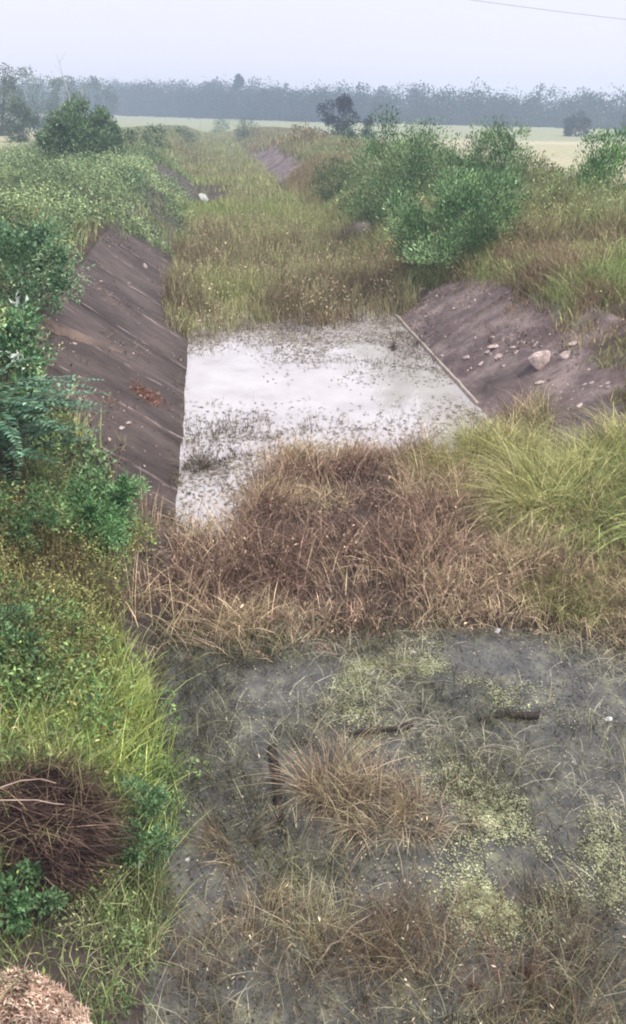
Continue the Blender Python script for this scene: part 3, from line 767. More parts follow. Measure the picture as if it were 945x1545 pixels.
# right bank bushes
BUSH = [lin(70, 98, 62), lin(112, 144, 92), lin(166, 192, 138)]
for px, py, wpx, hpx, n, pal, lb_ in [
    (588, 335, 150, 150, 5200, BUSH, 'tall loose green bush above the bare patch halfway along the right bank'),
    (690, 392, 200, 135, 6500, [lin(76, 110, 68), lin(122, 158, 102), lin(178, 206, 150)], 'widest bright green bush right above the muddy rock-strewn slope'),
    (742, 300, 110, 105, 3200, BUSH, 'rounded dark green bush standing behind the widest bright bush'),
    (632, 250, 40, 62, 700, BUSH, 'slim dark sapling sticking up behind the tall loose bush'),
    (905, 318, 100, 112, 3000, [lin(66, 108, 52), lin(100, 146, 74), lin(136, 176, 100)], 'fresh green bush among dry grass at the right edge, apart from the others'),
    (652, 305, 130, 95, 3000, BUSH, 'grey-green bush filling the gap between the tall loose bush and the widest bright bush'),
    (800, 300, 90, 60, 1800, [lin(96, 108, 68), lin(140, 150, 98), lin(176, 182, 128)], 'low yellowish bush at the right flank of the rounded dark bush'),
    (505, 300, 70, 60, 1200, [lin(84, 104, 66), lin(112, 132, 84)], 'low grey-green bush at the left foot of the tall loose bush')]:
    p, m = put(px, py)
    shrub(p, wpx * m / 2, wpx * m / 2, hpx * m * 0.98, n * 3, 0.10, pal, lb_, group='bushes on the right bank', clumps=90, aspect=0.36, upright=1.1, fill=0.3, spread=0.3, nst=12, z0=-0.35 * hpx * m)

for px, py, wpx, hpx, lb_ in [(372, 206, 46, 24, 'low dark bush crowning the far right bank where the canal narrows'),
                              (332, 200, 34, 18, 'small dark bush beyond the far end of the reeds'),
                              (278, 214, 40, 20, 'small grey-green bush on the far left bank'),
                              (462, 222, 60, 30, 'brownish scrub bush on the far right bank above the bare slab'),
                              (232, 226, 60, 34, 'spreading green bush on the left bank right of the dome bush')]:
    p, m = put(px, py)
    shrub(p, wpx * m / 2, wpx * m / 2, hpx * m, 1500, 0.17, [lin(120, 104, 76), lin(152, 138, 98)] if 'brownish' in lb_ else [lin(66, 88, 62), lin(104, 126, 88), lin(142, 160, 112)], lb_,
          group='small far bushes', clumps=40, aspect=0.5, fill=0.3, spread=0.32, nst=6, z0=-0.3 * hpx * m)
# left bank shrubs
p, m = put(128, 246)
shrub(p, 62 * m, 55 * m, 78 * m, 24000, 0.15, [lin(78, 104, 72), lin(104, 132, 90), lin(138, 164, 116)], 'dense dome-shaped dark green bush on the left bank below the bare pale trunks', clumps=170, fill=0.45, spread=0.2, z0=-0.8)
p, m = put(18, 500)
shrub(p + np.array([-0.2, 0.9, 0]), 1.0, 1.3, 1.6, 12000, 0.06, [lin(66, 98, 66), lin(104, 140, 98), lin(154, 184, 140)], 'dark small-leaved shrub overhanging the top of the dark streaked lining', clumps=110, fill=0.4, spread=0.22, aspect=0.6)
p, m = put(-12, 640)
r_ = shrub(p, 0.75, 0.9, 1.25, 3600, 0.07, [lin(60, 94, 62), lin(94, 134, 88), lin(142, 176, 126)], 'leafy shrub with white blossoms at the left edge beside the dark lining', clumps=40, fill=0.5, aspect=0.6)
for dx, dy, dz in ((0.35, -0.55, 0.95), (0.5, -0.35, 0.85), (0.45, 0.1, 1.3)):
    G = Geo(); q = rng.randn(14, 3) * 0.035 + np.array([dx, dy, dz])
    leaves(G, q, rng.randn(14, 3) + np.array([0.5, -0.5, 0.8]), 0.08, 0.05, np.tile(lin(225, 232, 220), (14, 1)))
    G.build('blossom', M_LEAF, r_)

# shrub of drooping feathery fronds
p, m = put(20, 745)
root = tag(empty('frond_shrub', p), 'dark blue-green shrub with feathery drooping fronds on the left bank', 'shrub')
def frond(G, base, yaw, el, length, droop, pal):
    t = np.linspace(0, 1, 12)
    r = length * t * math.cos(el); z = length * (t * math.sin(el) - droop * t ** 2)
    pts = base + np.stack([r * math.cos(yaw), r * math.sin(yaw), z], -1)
    tube(G, pts, 0.006, 0.002, lin(86, 92, 62), 4)
    tt = np.linspace(0.15, 1, 18)
    q = np.stack([np.interp(tt, t, pts[:, k]) for k in range(3)], -1)
    tg = np.gradient(q, axis=0); tg /= np.linalg.norm(tg, axis=1, keepdims=True)
    sd_ = np.cross(tg, np.array([0, 0, 1.0])); sd_ /= np.linalg.norm(sd_, axis=1, keepdims=True)
    for sg in (-1, 1):
        D = sg * sd_ + 0.45 * tg + 0.12 * rng.randn(18, 3)
        leaves(G, q, D, 0.12 * np.sin(np.clip(tt * 0.8 + 0.2, 0, 1) * math.pi * 0.85 + 0.3), 0.035, mix_cols(pal, 18, 0.12), 0.1, 0.1)
FP = [lin(58, 92, 70), lin(86, 126, 98), lin(130, 168, 136)]
G = Geo()
for k in range(60):
    b = np.array([0.12 * rng.randn() - 0.15, 0.2 * rng.randn(), 0.35 + 0.75 * rng.rand()])
    frond(G, b, rng.rand() * 2 * math.pi, R(5 + 40 * rng.rand()), 0.5 + 0.5 * rng.rand(), 0.25 + 0.3 * rng.rand(), FP)
for k in range(9):
    frond(G, np.array([0.0, -0.1 + 0.3 * rng.rand(), 0.6 + 0.5 * rng.rand()]), R(-20 + 50 * rng.rand()), R(10), 0.8 + 0.25 * rng.rand(), 0.2, FP)
G.build('foliage', M_LEAF, root)
G = Geo(); stems(G, np.zeros(3), [np.array([-0.15 + 0.2 * rng.randn(), 0.25 * rng.randn(), 0.9]) for _ in range(9)], 0.016, WOOD)
G.build('stem', M_BARK, root)

p, m = put(150, 812)
shrub(p, 0.55, 0.6, 0.62, 6500, 0.042, [lin(70, 110, 66), lin(102, 146, 92), lin(146, 182, 124)], 'fresh green creeper mound at the lower end of the dark lining', 'creeper', 'creeper', clumps=40, fill=0.5, aspect=0.5)
p, m = put(20, 820)
shrub(p, 0.5, 0.5, 0.55, 3000, 0.04, [lin(76, 108, 66), lin(126, 156, 100)], 'small green leafy weed at the left edge below the feathery shrub', 'leafy_weed', 'weed', clumps=25, aspect=0.55)
for px, py, hh, lb_ in [(210, 1290, 0.5, 'broad-leaved weed with two pale leaves at the water edge beside the brush heap'),
                        (40, 1390, 0.32, 'low dark green leafy weed between the brush heap and the pale straw mound'),
                        (15, 1010, 0.5, 'fresh green leafy weed at the left edge above the brush heap')]:
    p, m = put(px, py)
    r_ = shrub(p, hh * 0.55, hh * 0.55, hh, 1300, 0.036, [lin(72, 106, 68), lin(122, 154, 106)], lb_, 'leafy_weed', 'weed', clumps=16, aspect=0.55, r0=0.006)
    if px == 210:
        for q in ((0.02, -0.2, 0.34), (0.06, -0.24, 0.14)):
            G = Geo(); leaves(G, np.array([q]), np.array([[0.1, -0.3, 0.9]]), 0.1, 0.055, np.tile(lin(188, 205, 180), (1, 1)), 0.1, 0.1)
            G.build('pale_leaf', M_LEAF, r_)

# ------------------------------------------------------------------ grass tussocks that stand apart
def tussock(loc, n, h, rad, w, pal, label, name='grass_tussock', cat='tussock', group=None, lean=0.9, droop=0.45, seg=5, mat=None, fpow=1.0):
    nl = max(6, n // 14); lk = rng.randint(0, nl, n)                   # blades hang together in locks
    lth = rng.rand(nl) * 2 * math.pi; lrr = rad * np.sqrt(rng.rand(nl))
    lyaw = np.where(rng.rand(nl) < 0.6, lth + 0.8 * rng.randn(nl), rng.rand(nl) * 6.283); lh = 0.6 + 0.6 * rng.rand(nl); lf = rng.rand(nl) ** fpow
    jx = rng.randn(n, 2) * 0.14 * rad
    P = np.stack([(lrr * np.cos(lth))[lk] + jx[:, 0], (lrr * np.sin(lth))[lk] + jx[:, 1], np.zeros(n)], -1)
    w0 = np.asarray(loc, float)
    P[:, 2] = np.maximum(height(P[:, 0] + w0[0], P[:, 1] + w0[1]), -0.03) - w0[2] - 0.03
    G = Geo()
    yaw = lyaw[lk] + 0.45 * rng.randn(n)
    blades(G, P, h * lh[lk] * (0.55 + 0.6 * rng.rand(n)), w * (0.7 + 0.6 * rng.rand(n)), mix_cols(pal, n, 0.16, lf[lk]), lean, seg, droop, yaw)
    o = G.build(name, mat or M_GRASS); o.location = w0
    return tag(o, label, cat, group)
TG = [lin(126, 112, 74), lin(132, 140, 80), lin(180, 180, 112), lin(216, 208, 150)]
TL, TD = 1.25, 0.5
TGR = 'tall grass tussocks at the right side of the bar'
for px, py, n, h, rad, w, pal, lb_ in [
    (835, 775, 2800, 0.95, 0.5, 0.011, TG, 'largest yellow-green grass tussock, arching at the right end of the brown bar'),
    (925, 790, 1500, 0.85, 0.45, 0.011, [lin(92, 116, 58), lin(124, 148, 76), lin(160, 178, 100)], 'green tussock with long arched blades at the right picture edge'),
    (745, 690, 1700, 0.8, 0.4, 0.010, TG, 'pale green tussock rising in front of the lower end of the pale kerb'),
    (690, 720, 1300, 0.65, 0.42, 0.010, [lin(120, 104, 70), lin(146, 136, 84), lin(150, 152, 88)], 'straw and olive tussock leaning over the right corner of the white pool'),
    (925, 700, 1500, 0.75, 0.5, 0.011, TG, 'yellowish tussock at the right edge under the rock-strewn slope'),
    (795, 720, 1500, 0.75, 0.35, 0.010, TG, 'mid-sized yellow tussock touching the left flank of the largest one'),
    (880, 745, 1500, 0.9, 0.34, 0.010, [lin(132, 140, 84), lin(176, 182, 112), lin(214, 212, 158)], 'palest straw-tipped tussock just behind the largest one'),
    (780, 800, 900, 0.5, 0.3, 0.009, [lin(100, 104, 66), lin(140, 140, 88), lin(178, 164, 120)], 'short olive tussock at the left foot of the largest one'),
    (845, 905, 900, 0.42, 0.35, 0.009, [lin(112, 104, 66), lin(128, 136, 76)], 'low olive tussock at the water edge under the largest tussock')]:
    p, m = put(px, py)
    tussock(p, int(n * 1.2), h * 0.98, rad * 1.05, w * 0.85, pal, lb_, group=TGR, lean=TL, droop=TD)
p, m = put(905, 850)
G = Geo()
for k in range(16):
    t = np.linspace(0, 1, 9)
    L_ = 0.6 + 0.35 * rng.rand(); H_ = 0.30 + 0.2 * rng.rand(); y0 = 0.12 * rng.randn(); a_ = R(-8 + 30 * rng.rand())
    pts = np.stack([-0.25 + L_ * t * math.cos(a_), y0 + L_ * t * math.sin(a_), H_ * np.sin(np.clip(t * 0.8 + 0.02, 0, 1) * math.pi)], -1)
    tube(G, pts, 0.006, 0.003, mix_cols([lin(150, 166, 92), lin(186, 192, 128)], 1)[0], 4)
o = G.build('grass_tussock', M_GRASS); o.location = p
tag(o, 'few long pale grass stems arching to the right below the green tussock', 'tussock', TGR)

DG = 'dead grass tufts in the near pond'
DP = [lin(92, 74, 62), lin(138, 116, 98), lin(172, 150, 124), lin(206, 190, 160), lin(150, 146, 104)]
for px, py, n, h, rad, w, pal, lb_ in [
    (500, 1195, 750, 0.48, 0.2, 0.006, DP, 'tallest reddish brown dead grass tuft in the middle of the near pond'),
    (555, 1222, 800, 0.40, 0.27, 0.006, DP, 'bushy brown dead tuft just right of the tallest one'),
    (625, 1240, 420, 0.36, 0.18, 0.0055, DP, 'brown dead tuft below the left dark floating stick'),
    (390, 1375, 260, 0.26, 0.13, 0.005, DP, 'small reddish dead tuft left of the pond centre'),
    (760, 1485, 320, 0.24, 0.17, 0.005, [lin(84, 54, 48), lin(126, 84, 74), lin(160, 130, 110)], 'reddish dead tuft low in the right of the near pond'),
    (600, 1015, 130, 0.22, 0.07, 0.006, [lin(110, 108, 66), lin(142, 134, 92)], 'thin olive tuft rising out of the pale green algae'),
    (350, 1275, 240, 0.3, 0.16, 0.005, [lin(120, 104, 82), lin(156, 138, 108)], 'sparse straw tuft right of the weedy left shore'),
    (700, 1235, 60, 0.4, 0.06, 0.006, [lin(150, 138, 108), lin(184, 172, 140)], 'few pale leaning stalks at the edge of the algae'),
    (590, 528, 90, 0.42, 0.1, 0.012, [lin(82, 76, 72), lin(112, 104, 90)], 'dark reed tuft in the white water near the kerb'),
    (300, 705, 260, 0.4, 0.2, 0.009, [lin(92, 84, 76), lin(128, 116, 92)], 'grey-brown tuft in the near left corner of the white pool')]:
    p, m = put(px, py)
    tussock(p, n, h, rad, w, pal, lb_, 'dead_grass_tuft', 'grass tuft', DG, lean=1.0, droop=0.45, mat=M_DRY)

# ------------------------------------------------------------------ kerb, rocks, sticks, scraps
def beam(name, a, b, w, h, mat, label, cat):
    a, b = np.asarray(a, float), np.asarray(b, float)
    G = Geo(); d = b - a; L_ = np.linalg.norm(d); d /= L_; sdv = np.array([d[1], -d[0], 0])
    n_ = 24; t = np.linspace(0, L_, n_); wob = 0.012 * (fbm(t, t * 0, 0.4, 301) - 0.5) * 2
    V = []
    for sx, sz in ((-1, 0), (-1, 0.85), (-0.75, 1), (0.75, 1), (1, 0.85), (1, 0)):
        V.append(a + d * t[:, None] + sdv * (sx * w / 2 + wob)[:, None] + np.array([0, 0, 1]) * (sz * h + wob * (sz > 0))[:, None])
    V = np.stack(V, 1).reshape(-1, 3); i_ = np.arange(n_ * 6).reshape(n_, 6); j_ = np.roll(i_, -1, 1)
    G.add(V, [np.stack([i_[:-1], j_[:-1], j_[1:], i_[1:]], -1).reshape(-1, 4), i_[0][::-1][None], i_[-1][None]], np.ones(3))
    return tag(G.build(name, mat), label, cat)
xa, ya = to_xy(13.6, 2.46); xb, yb = to_xy(20.6, 2.46)
beam('toe_kerb', (xa, ya, -0.1), (xb, yb, -0.1), 0.06, 0.16, M_PALE, 'narrow pale concrete kerb along the right edge of the white pool', 'kerb')

def rock(px, py, wpx, hpx, label, flat=0.7, mat=M_ROCK, name='rock', cat='rock', group='rocks on the right lining'):
    p, m = put(px, py)
    bm = bmesh.new(); bmesh.ops.create_icosphere(bm, subdivisions=2, radius=1.1)
    r_ = np.random.RandomState(int(px * 7 + py))
    planes = r_.randn(15, 3); planes /= np.linalg.norm(planes, axis=1, keepdims=True); dd = 0.40 + 0.4 * r_.rand(15)
    for v in bm.verts:
        c = np.array(v.co)
        for pl, d0 in zip(planes, dd):
            e = c @ pl - d0
            if e > 0: c = c - pl * e * 0.95
        c = c * (1 + 0.3 * (fbm(c[0] * 3 + px, c[1] * 3 + c[2] * 2, 1.0, 5) - 0.5))
        v.co = Vector(c * np.array([wpx * m / 2 * 1.15, wpx * m / 2 * 0.9, hpx * m / 2 * 1.3 * flat]))
    rot = r_.rand() * 0.8 - 0.4
    bmesh.ops.rotate(bm, verts=bm.verts, cent=(0, 0, 0), matrix=Matrix.Rotation(rot, 3, 'Z') @ Matrix.Rotation(R(-18), 3, 'Y'))
    me = bpy.data.meshes.new(name); bm.to_mesh(me); bm.free(); me.materials.append(mat); me.shade_flat()
    o = bpy.data.objects.new(name, me); col.objects.link(o)
    o.location = p + np.array([0, 0, hpx * m * 0.22 * flat])
    return tag(o, label, cat, group)
for a in [(818, 551, 44, 34, 'largest pale angular rock on the muddy right slope', 1.0),
          (852, 540, 24, 15, 'second largest pale rock, just right of the largest one', 1.0),
          (753, 541, 15, 11, 'dark pebble-like rock left of the largest rock', 1.0),
          (704, 541, 13, 8, 'small rock lying close above the lower end of the kerb', 1.0),
          (668, 538, 14, 7, 'flat grey stone next to the pale kerb', 0.7),
          (745, 523, 26, 9, 'long flat pale stone above the dark rock', 0.5),
          (640, 440, 26, 12, 'whitish slab at the upper far corner of the muddy slope', 0.7),
          (622, 450, 20, 10, 'smaller grey slab leaning by the whitish slab', 0.7),
          (818, 576, 28, 8, 'flat broken slab right below the largest rock', 0.5),
          (795, 572, 14, 7, 'small flat chip left of the broken slab', 0.6),
          (876, 612, 16, 6, 'flat pale stone at the lower right of the muddy slope', 0.7),
          (870, 518, 30, 9, 'long stone at the grass edge above the second largest rock', 0.5),
          (775, 525, 10, 6, 'tiny stone right of the long flat pale stone', 0.8),
          (760, 553, 9, 6, 'tiny stone just below the dark rock', 0.8),
          (645, 478, 8, 5, 'tiny pale stone high up on the muddy slope', 0.8),
          (806, 523, 9, 6, 'tiny stone above the largest rock', 0.8)]:
    rock(*a)
for k in range(34):
    px, py = 700 + 235 * rng.rand(), 505 + 90 * rng.rand()
    if py < 505 + (px - 790) * 0.35 or py > 560 + (px - 700) * 0.22: continue
    rock(px, py, 5 + 7 * rng.rand() ** 2, 4 + 3 * rng.rand(), 'small stone of the rubble scattered over the muddy right slope', 0.8, name='rubble_stone', cat='stone', group='rubble on the right lining')
for a in [(219, 403, 9, 8, 'small pale stone near the top of the dark lining', 0.9),
          (195, 429, 8, 6, 'tiny white stone high on the dark lining', 0.9),
          (152, 427, 9, 6, 'pale stone close to the weeds on the dark lining', 0.9),
          (269, 391, 9, 7, 'pale stone at the far foot of the dark lining', 0.9),
          (113, 521, 8, 7, 'pale stone by the silt ridge on the dark lining', 0.9),
          (182, 648, 14, 9, 'broken pale chip near the lower end of the dark lining', 0.7),
          (192, 640, 12, 8, 'upper of two pale chips near the lower end of the dark lining', 0.7)]:
    rock(*a, group='stones on the left lining')
rock(308, 303, 13, 15, 'white block at the foot of the far left slope', 1.2, M_WHITE, 'white_block', 'block', None)
LG = 'white scraps on the near pond'
for a in [(751, 955, 13, 10, 'bright white scrap at the edge of the brown bar', 0.9), (563, 1016, 12, 9, 'pale scrap floating on the green algae', 0.6),
          (917, 1086, 16, 8, 'white scrap near the right edge of the pond', 0.6), (623, 985, 12, 5, 'thin pale scrap under the brown grass edge', 0.5),
          (283, 1298, 8, 7, 'tiny white scrap beside the weedy left shore', 0.6)]:
    rock(*a, mat=M_WHITE, name='white_scrap', cat='litter', group=LG)

M_DEAD = mat_mottled('weathered_stalk', [(0.3, lin(128, 112, 96)), (0.7, lin(176, 160, 140))], 10, 4, 0.8, 0.2, 40)
def stick(pa, pb, r0, r1, label, z=0.03, mat=M_STICK, name='floating_stick', cat='stick', wob=0.02, group=None, zb=None):
    a = at(*pa)[0]; b = at(*pb)[0]
    a[2] = max(a[2], 0) + z; b[2] = max(b[2], 0) + (z if zb is None else zb)
    t = np.linspace(0, 1, 9)[:, None]; G = Geo()
    w = np.cumsum(rng.randn(9, 3), 0) * wob * 0.5 * np.sin(t * math.pi); w[:, 2] *= 0.25
    tube(G, a + (b - a) * t + w, r0, r1, np.ones(3), 7)
    return tag(G.build(name, mat, smooth_=True), label, cat, group)
SG = 'dark sticks in the near pond'
stick((812, 1084), (720, 1090), 0.03, 0.014, 'straight dark stick floating at the right of the pond', group=SG)
stick((622, 1098), (528, 1112), 0.026, 0.014, 'bent dark stick beside the tallest brown tuft', group=SG)
stick((411, 1135), (424, 1248), 0.036, 0.026, 'dark waterlogged stick lying left of the tallest brown tuft', z=0.045, group=SG)
for pa, pb, lb_ in [((470, 1475), (560, 1400), 'long pale bent stalk low in the middle of the pond'), ((430, 1390), (470, 1340), 'short pale stalk left of the pond middle'),
                    ((655, 1260), (705, 1180), 'pale straight stalk leaning beside the algae'), ((660, 1460), (690, 1350), 'pale stalk upright below the algae patch')]:
    stick(pa, pb, 0.007, 0.003, lb_, z=0.02, zb=0.12, mat=M_DEAD, name='pale_stalk', cat='stalk', wob=0.05, group='pale stalks in the near pond')

# dried sprig on the lining
p, m = put(222, 600)
G = Geo(); n = 120
P = rng.randn(n, 3) * np.array([0.14, 0.2, 0.03]); P[:, 2] = height(p[0] + P[:, 0], p[1] + P[:, 1]) - p[2] + 0.03 + 0.05 * rng.rand(n)
for q in P: tube(G, [P[0] * 0.2, q * 0.55 + np.array([0, 0, 0.02]), q], 0.006, 0.003, lin(128, 92, 78), 4)
leaves(G, P, rng.randn(n, 3), 0.07, 0.03, mix_cols([lin(120, 84, 72), lin(168, 136, 118)], n))
o = G.build('dead_plant', M_DRY); o.location = p
tag(o, 'dried reddish sprig lying on the dark streaked lining', 'dead plant')
# silt ridge across the lining
G = Geo(); t = np.linspace(0, 1, 30)
for k in range(1):
    a, b = at(66, 492)[0], at(186, 536)[0]
    s0, u0 = to_su(a[0], a[1]); s1, u1 = to_su(b[0], b[1])
    W = np.linspace(-1, 1, 9)
    T_, W_ = np.meshgrid(t, W, indexing='ij')
    s_ = s0 + (s1 - s0) * T_ + W_ * (0.30 - 0.24 * T_) * (0.5 + fbm(T_ * 7, W_ * 0 + 3, 1, 12)); u_ = u0 + (u1 - u0) * T_ + 0.05 * (fbm(T_ * 9, W_, 1, 8) - 0.5)
    x_, y_ = to_xy(s_, u_)
    z_ = height(x_, y_) + 0.02 + (1 - W_ ** 2) * (0.13 - 0.10 * T_) * (0.6 + 0.8 * fbm(T_ * 12, W_ * 2, 1, 9)) - 0.05 * (np.abs(W_) > 0.95)
    i_ = np.arange(T_.size).reshape(T_.shape)
    G.add(np.stack([x_, y_, z_], -1).reshape(-1, 3), [np.stack([i_[:-1, :-1], i_[1:, :-1], i_[1:, 1:], i_[:-1, 1:]], -1).reshape(-1, 4)], lin(122, 106, 96))
tag(G.build('silt_ridge', M_SOIL, smooth_=True), 'pale ridge of dry silt running down the dark lining', 'silt')

# ------------------------------------------------------------------ brush heap and straw mound
p, m = put(55, 1320)
root = tag(empty('brush_heap', p), 'dome of dark reddish dead vines with bare branches on top, on the left shore', 'brush heap')
G = Geo(); n = 5200
az = rng.rand(n) * 2 * math.pi; el = np.arccos(rng.rand(n) * 0.98)
Rr = np.array([0.36, 0.38, 0.40]) * (0.62 + 0.5 * fbm(az * 1.5, el * 2, 1.0, 91) + 0.2 * rng.rand(n))[:, None]
q = np.stack([np.cos(az) * np.sin(el), np.sin(az) * np.sin(el), np.cos(el)], -1)
P = q * Rr + np.array([-0.02, 0.22, 0.05])
down = np.array([0, 0, -1.0]); tng = down - q * (q @ down)[:, None]; tng = tng * 0.7 + np.array([1.1, 0.3, 0.5]) * rng.randn(n, 3)
tng /= np.linalg.norm(tng, axis=1, keepdims=True)
Cb = mix_cols([lin(40, 28, 28), lin(62, 46, 44), lin(90, 72, 64), lin(140, 118, 100)], n, 0.15, rng.rand(n) ** 1.6)
ln = 0.14 + 0.22 * rng.rand(n)
sdv = np.cross(tng, q); 
Vv = np.stack([P - sdv * 0.0025, P + sdv * 0.0025, P + tng * ln[:, None] * 0.55 + q * 0.025 + sdv * 0.002, P + tng * ln[:, None] * 0.55 + q * 0.025 - sdv * 0.002, P + tng * ln[:, None]], 1).reshape(-1, 3)
b = np.arange(n)[:, None] * 5
G.add(Vv, [np.concatenate([b, b + 1, b + 2, b + 3], 1), np.concatenate([b + 3, b + 2, b + 4], 1)], np.repeat(Cb, 5, 0))
nb = 24; aa, bb = np.meshgrid(np.linspace(0, 2 * math.pi, nb, endpoint=False), np.linspace(0.02, 1.55, 10), indexing='ij')     # the packed heart of the heap
rr = 0.78 * (0.85 + 0.3 * fbm(aa * 3, bb * 3, 1, 77))
Vc = np.stack([0.40 * rr * np.cos(aa) * np.sin(bb) - 0.02, 0.40 * rr * np.sin(aa) * np.sin(bb) + 0.22, 0.46 * rr * np.cos(bb) + 0.03], -1).reshape(-1, 3)
i_ = np.arange(aa.size).reshape(aa.shape); j_ = np.roll(i_, -1, 0)
G.add(Vc, [np.stack([i_[:, :-1], i_[:, 1:], j_[:, 1:], j_[:, :-1]], -1).reshape(-1, 4)], lin(58, 42, 40))
nbh = 260; ph = rng.rand(nbh) * 6.283; P = np.stack([0.42 * np.cos(ph) * np.sqrt(rng.rand(nbh)), 0.22 + 0.4 * np.sin(ph) * np.sqrt(rng.rand(nbh)), 0.05 + 0.12 * rng.rand(nbh)], -1)
P[:, 2] += 0.36 * np.sqrt(np.clip(1 - (P[:, 0] / 0.46) ** 2 - ((P[:, 1] - 0.22) / 0.44) ** 2, 0, 1))
blades(G, P, 0.10 + 0.2 * rng.rand(nbh), 0.005, mix_cols([lin(112, 92, 72), lin(150, 130, 100), lin(112, 124, 76)], nbh), 1.2, 3, 0.5)
G.build('dead_vines', M_DRY, root)
for pts in ([(-0.5, 0.0, 0.50), (-0.25, 0.02, 0.49), (-0.1, 0.04, 0.475), (0.05, 0.05, 0.47), (0.15, 0.03, 0.465), (0.22, 0.0, 0.49)],
            [(-0.25, 0.02, 0.49), (-0.15, 0.08, 0.53), (-0.05, 0.12, 0.545), (0.06, 0.14, 0.54), (0.14, 0.13, 0.52)],
            ):
    G = Geo(); tube(G, np.array(pts) + np.array([0.02, -0.04, 0.10]), 0.0055, 0.002, np.ones(3), 6); G.build('bare_branch', M_TWIG, root, smooth_=True)

p, m = put(0, 1610)
root = tag(empty('straw_mound', p), 'mound of pale pinkish chopped straw in the near left corner', 'mound')
G = Geo(); nb = 30; aa, bb = np.meshgrid(np.linspace(0, 2 * math.pi, nb, endpoint=False), np.linspace(0.02, 1.6, 12), indexing='ij')
Vc = np.stack([0.52 * np.cos(aa) * np.sin(bb), 0.5 * np.sin(aa) * np.sin(bb), 0.16 * np.cos(bb) + 0.02 * (fbm(aa * 4, bb * 4, 1, 78) - 0.5)], -1)
off = np.array([-0.12, -0.05, 0.0])
i_ = np.arange(aa.size).reshape(aa.shape); j_ = np.roll(i_, -1, 0)
G.add(Vc.reshape(-1, 3) * 0.96 + off, [np.stack([i_[:, :-1], i_[:, 1:], j_[:, 1:], j_[:, :-1]], -1).reshape(-1, 4)], lin(128, 98, 84))
G.build('heap', M_DRY, root)
G = Geo(); n = 15000
aa = rng.rand(n) * 2 * math.pi; bb = np.arccos(1 - rng.rand(n) * 0.99)
q = np.stack([np.cos(aa) * np.sin(bb), np.sin(aa) * np.sin(bb), np.cos(bb)], -1)
P = q * np.array([0.53, 0.51, 0.17]) * (1 + 0.22 * (fbm(aa * 3, bb * 3, 1, 92) - 0.5) + 0.04 * rng.rand(n))[:, None] + off
D = rng.randn(n, 3); D -= q * (D * q).sum(1)[:, None] * 0.45
leaves(G, P, D, 0.018 + 0.04 * rng.rand(n), 0.005 + 0.006 * rng.rand(n), mix_cols([lin(146, 114, 96), lin(206, 178, 156), lin(234, 214, 194)], n, 0.12), 0.1, 0.6)
tag(G.build('straw', M_DRY, root), kind='stuff')

# ------------------------------------------------------------------ far trees
FD = [lin(30, 48, 44), lin(44, 64, 56), lin(62, 82, 68)]
def far_tree(px, py, wpx, hpx, label, trunk=0.2, n=1500, pal=FD, group='lone trees in the fields', dist=None, **kw):
    p, t = at(px, py); m = t / F
    if dist:
        d_ = view_ray(px, py); t = dist / d_[1]; p = d_ * t; m = t / F; e_ = CAM_H + d_[2] * t; p[2] = float(height(p[0], p[1])); hpx = hpx + (e_ - p[2]) / m
    hgt = hpx * m
    return tree(p, wpx * m / 2, hgt, hgt * trunk, n, max(0.09, 2.6 * m), pal, label, r0=0.03 * hgt, group=group, clumps=26, aspect=0.8, fill=0.4, spread=0.34, **kw)
far_tree(513, 190, 60, 44, 'dark round tree standing alone in the field, right of the canal line', -0.3, 4500, [lin(30, 40, 34), lin(42, 54, 44)], dist=112)
far_tree(557, 190, 24, 18, 'small bush-like tree just right of the dark round tree', -0.3, 1600, [lin(34, 44, 38), lin(48, 60, 48)], dist=112)
far_tree(869, 206, 36, 34, 'small round tree in the pale field towards the right', -0.2, 2200, [lin(36, 48, 38), lin(54, 66, 52)])
far_tree(946, 204, 26, 30, 'dark tree cut off by the right picture edge', -0.2, 1500, [lin(36, 48, 38), lin(54, 66, 52)])
far_tree(327, 176, 42, 48, 'leafy tree on a visible trunk before the blue wood', 0.3, 1000)
LT = 'trees behind the left bank'
for a in [(4, 205, 62, 106, 'tallest dark tree at the far left edge'), (60, 192, 80, 74, 'bushy grey-green tree left of the bare trunks'),
          (100, 186, 60, 64, 'grey-green tree standing behind the bare trunks'), (150, 180, 52, 54, 'dark tree at the right end of the left tree row'),
          (35, 214, 50, 60, 'low green tree in front of the left tree row')]:
    far_tree(*a, -0.25, 4200, [lin(70, 84, 62), lin(92, 108, 78), lin(116, 132, 98)], group=LT)
BT = 'bare pale trunks above the dome bush'
for px, py, top, lean, lb_ in [(112, 190, 108, -0.7, 'tallest bare pale trunk, leaning left and forked'), (131, 188, 62, -0.25, 'shorter bare pale trunk right of the tallest'), (103, 190, 60, -0.5, 'thin bare stem left of the tallest trunk')]:
    p, t = at(px, py); m = t / F; H_ = top * m * 0.9
    root = tag(empty('bare_tree', p), lb_, 'bare tree', BT)
    G = Geo(); tt = np.linspace(0, 1, 8)[:, None]
    pts = np.concatenate([lean * 0.22 * H_ * tt ** 1.4, 0 * tt, H_ * tt], 1) + 0.02 * H_ * rng.randn(8, 3) * tt
    tube(G, pts, 0.13, 0.03, lin(176, 168, 160), 6); G.build('trunk', M_BARK, root)
    G = Geo()
    for k, sg in ((4, 1), (5, -1), (6, 1)):
        e = pts[k] + np.array([sg * 0.12 * H_, 0, 0.16 * H_]); tube(G, pts[k] + (e - pts[k]) * tt, 0.04, 0.015, lin(176, 168, 160), 5)
    G.build('branch', M_BARK, root)
p, t = at(285, 181); m = t / F
G = Geo(); tube(G, [p + np.array([0, 0, z]) for z in (-0.2, 0.3, 0.9, 14 * m)], 0.10, 0.09, lin(92, 86, 80), 7)
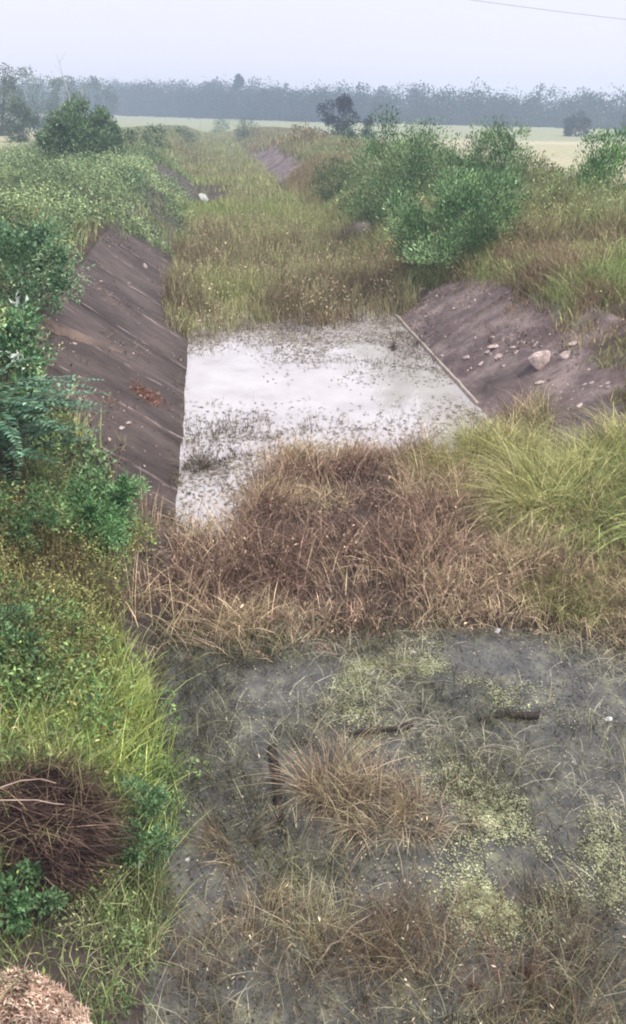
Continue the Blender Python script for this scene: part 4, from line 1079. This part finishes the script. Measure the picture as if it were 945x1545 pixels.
tag(G.build('fence_post', M_BARK), 'lone dark post standing in the field beyond the canal', 'post')

# the far wood
A = np.array([[-330, 420], [-95, 370], [0, 272], [80, 240], [230, 222]], float)
seg_ = np.linalg.norm(np.diff(A, axis=0), axis=1); cum = np.concatenate([[0], np.cumsum(seg_)])
G = Geo(); GT = Geo()
for row in range(3):
    d = 0.0
    while d < cum[-1]:
        d += 4.0 * (0.6 + 0.8 * rng.rand())
        x = np.interp(d, cum, A[:, 0]); y = np.interp(d, cum, A[:, 1]) + row * 11 + 5 * rng.randn()
        big = np.interp(d, cum, [11, 11, 8.8, 7.6, 7.3]) * (0.86 + 0.24 * rng.rand()) * (1 + 0.05 * row)
        z = float(height(x, y)); rx = 2.8 + 2.2 * rng.rand()
        crown(G, np.array([x, y, z]), rx, rx, -2.5, big, 1000, 0.5, FD, clumps=22, aspect=0.9, fill=0.2, spread=0.5)
tag(G.build('treeline', M_FAR), 'continuous blue-grey wood along the horizon beyond the fields', 'wood', kind='stuff')
d_ = view_ray(361, 165); p = np.array([0, 0, CAM_H]) + d_ * (300 / d_[1]); p[2] = float(height(p[0], p[1]))
tree(p, 1.3, 13.0, 8.5, 900, 0.6, FD, 'single tall tree whose crown rises above the far wood', r0=0.3, clumps=14, aspect=0.8, fill=0.3, spread=0.5)

# overhead cable
G = Geo(); t = np.linspace(0, 1, 40)
pts = np.stack([-12 + 36 * t, 37.2 + 0 * t, 10.70 - 3.7 * t + 1.8 * ((2 * t - 1) ** 2 - 1) * 0.35], -1)
tube(G, pts, 0.008, 0.008, np.ones(3), 5)
tag(G.build('overhead_cable', M_WIRE), 'thin grey cable crossing the sky at the top right', 'cable')

# ------------------------------------------------------------------ haze
m, t_, N, L = nodes_of('haze_air')
v = N('ShaderNodeVolumePrincipled'); v.inputs['Color'].default_value = (0.66, 0.80, 1.0, 1)
v.inputs['Density'].default_value = 0.0020; v.inputs['Anisotropy'].default_value = 0.0
o_ = N('ShaderNodeOutputMaterial'); L(v.outputs[0], o_.inputs['Volume'])
x0, x1, y0, y1, z0, z1 = -480, 480, -80, 540, -1.6, 14.5
bm = bmesh.new(); bmesh.ops.create_cube(bm, size=1)
for w in bm.verts: w.co = Vector((x0 if w.co.x < 0 else x1, y0 if w.co.y < 0 else y1, z0 if w.co.z < 0 else z1))
me = bpy.data.meshes.new('haze'); bm.to_mesh(me); bm.free(); me.materials.append(m)
o = bpy.data.objects.new('haze', me); col.objects.link(o)
tag(o, 'pale blue haze thickening towards the far wood', 'haze', kind='stuff')
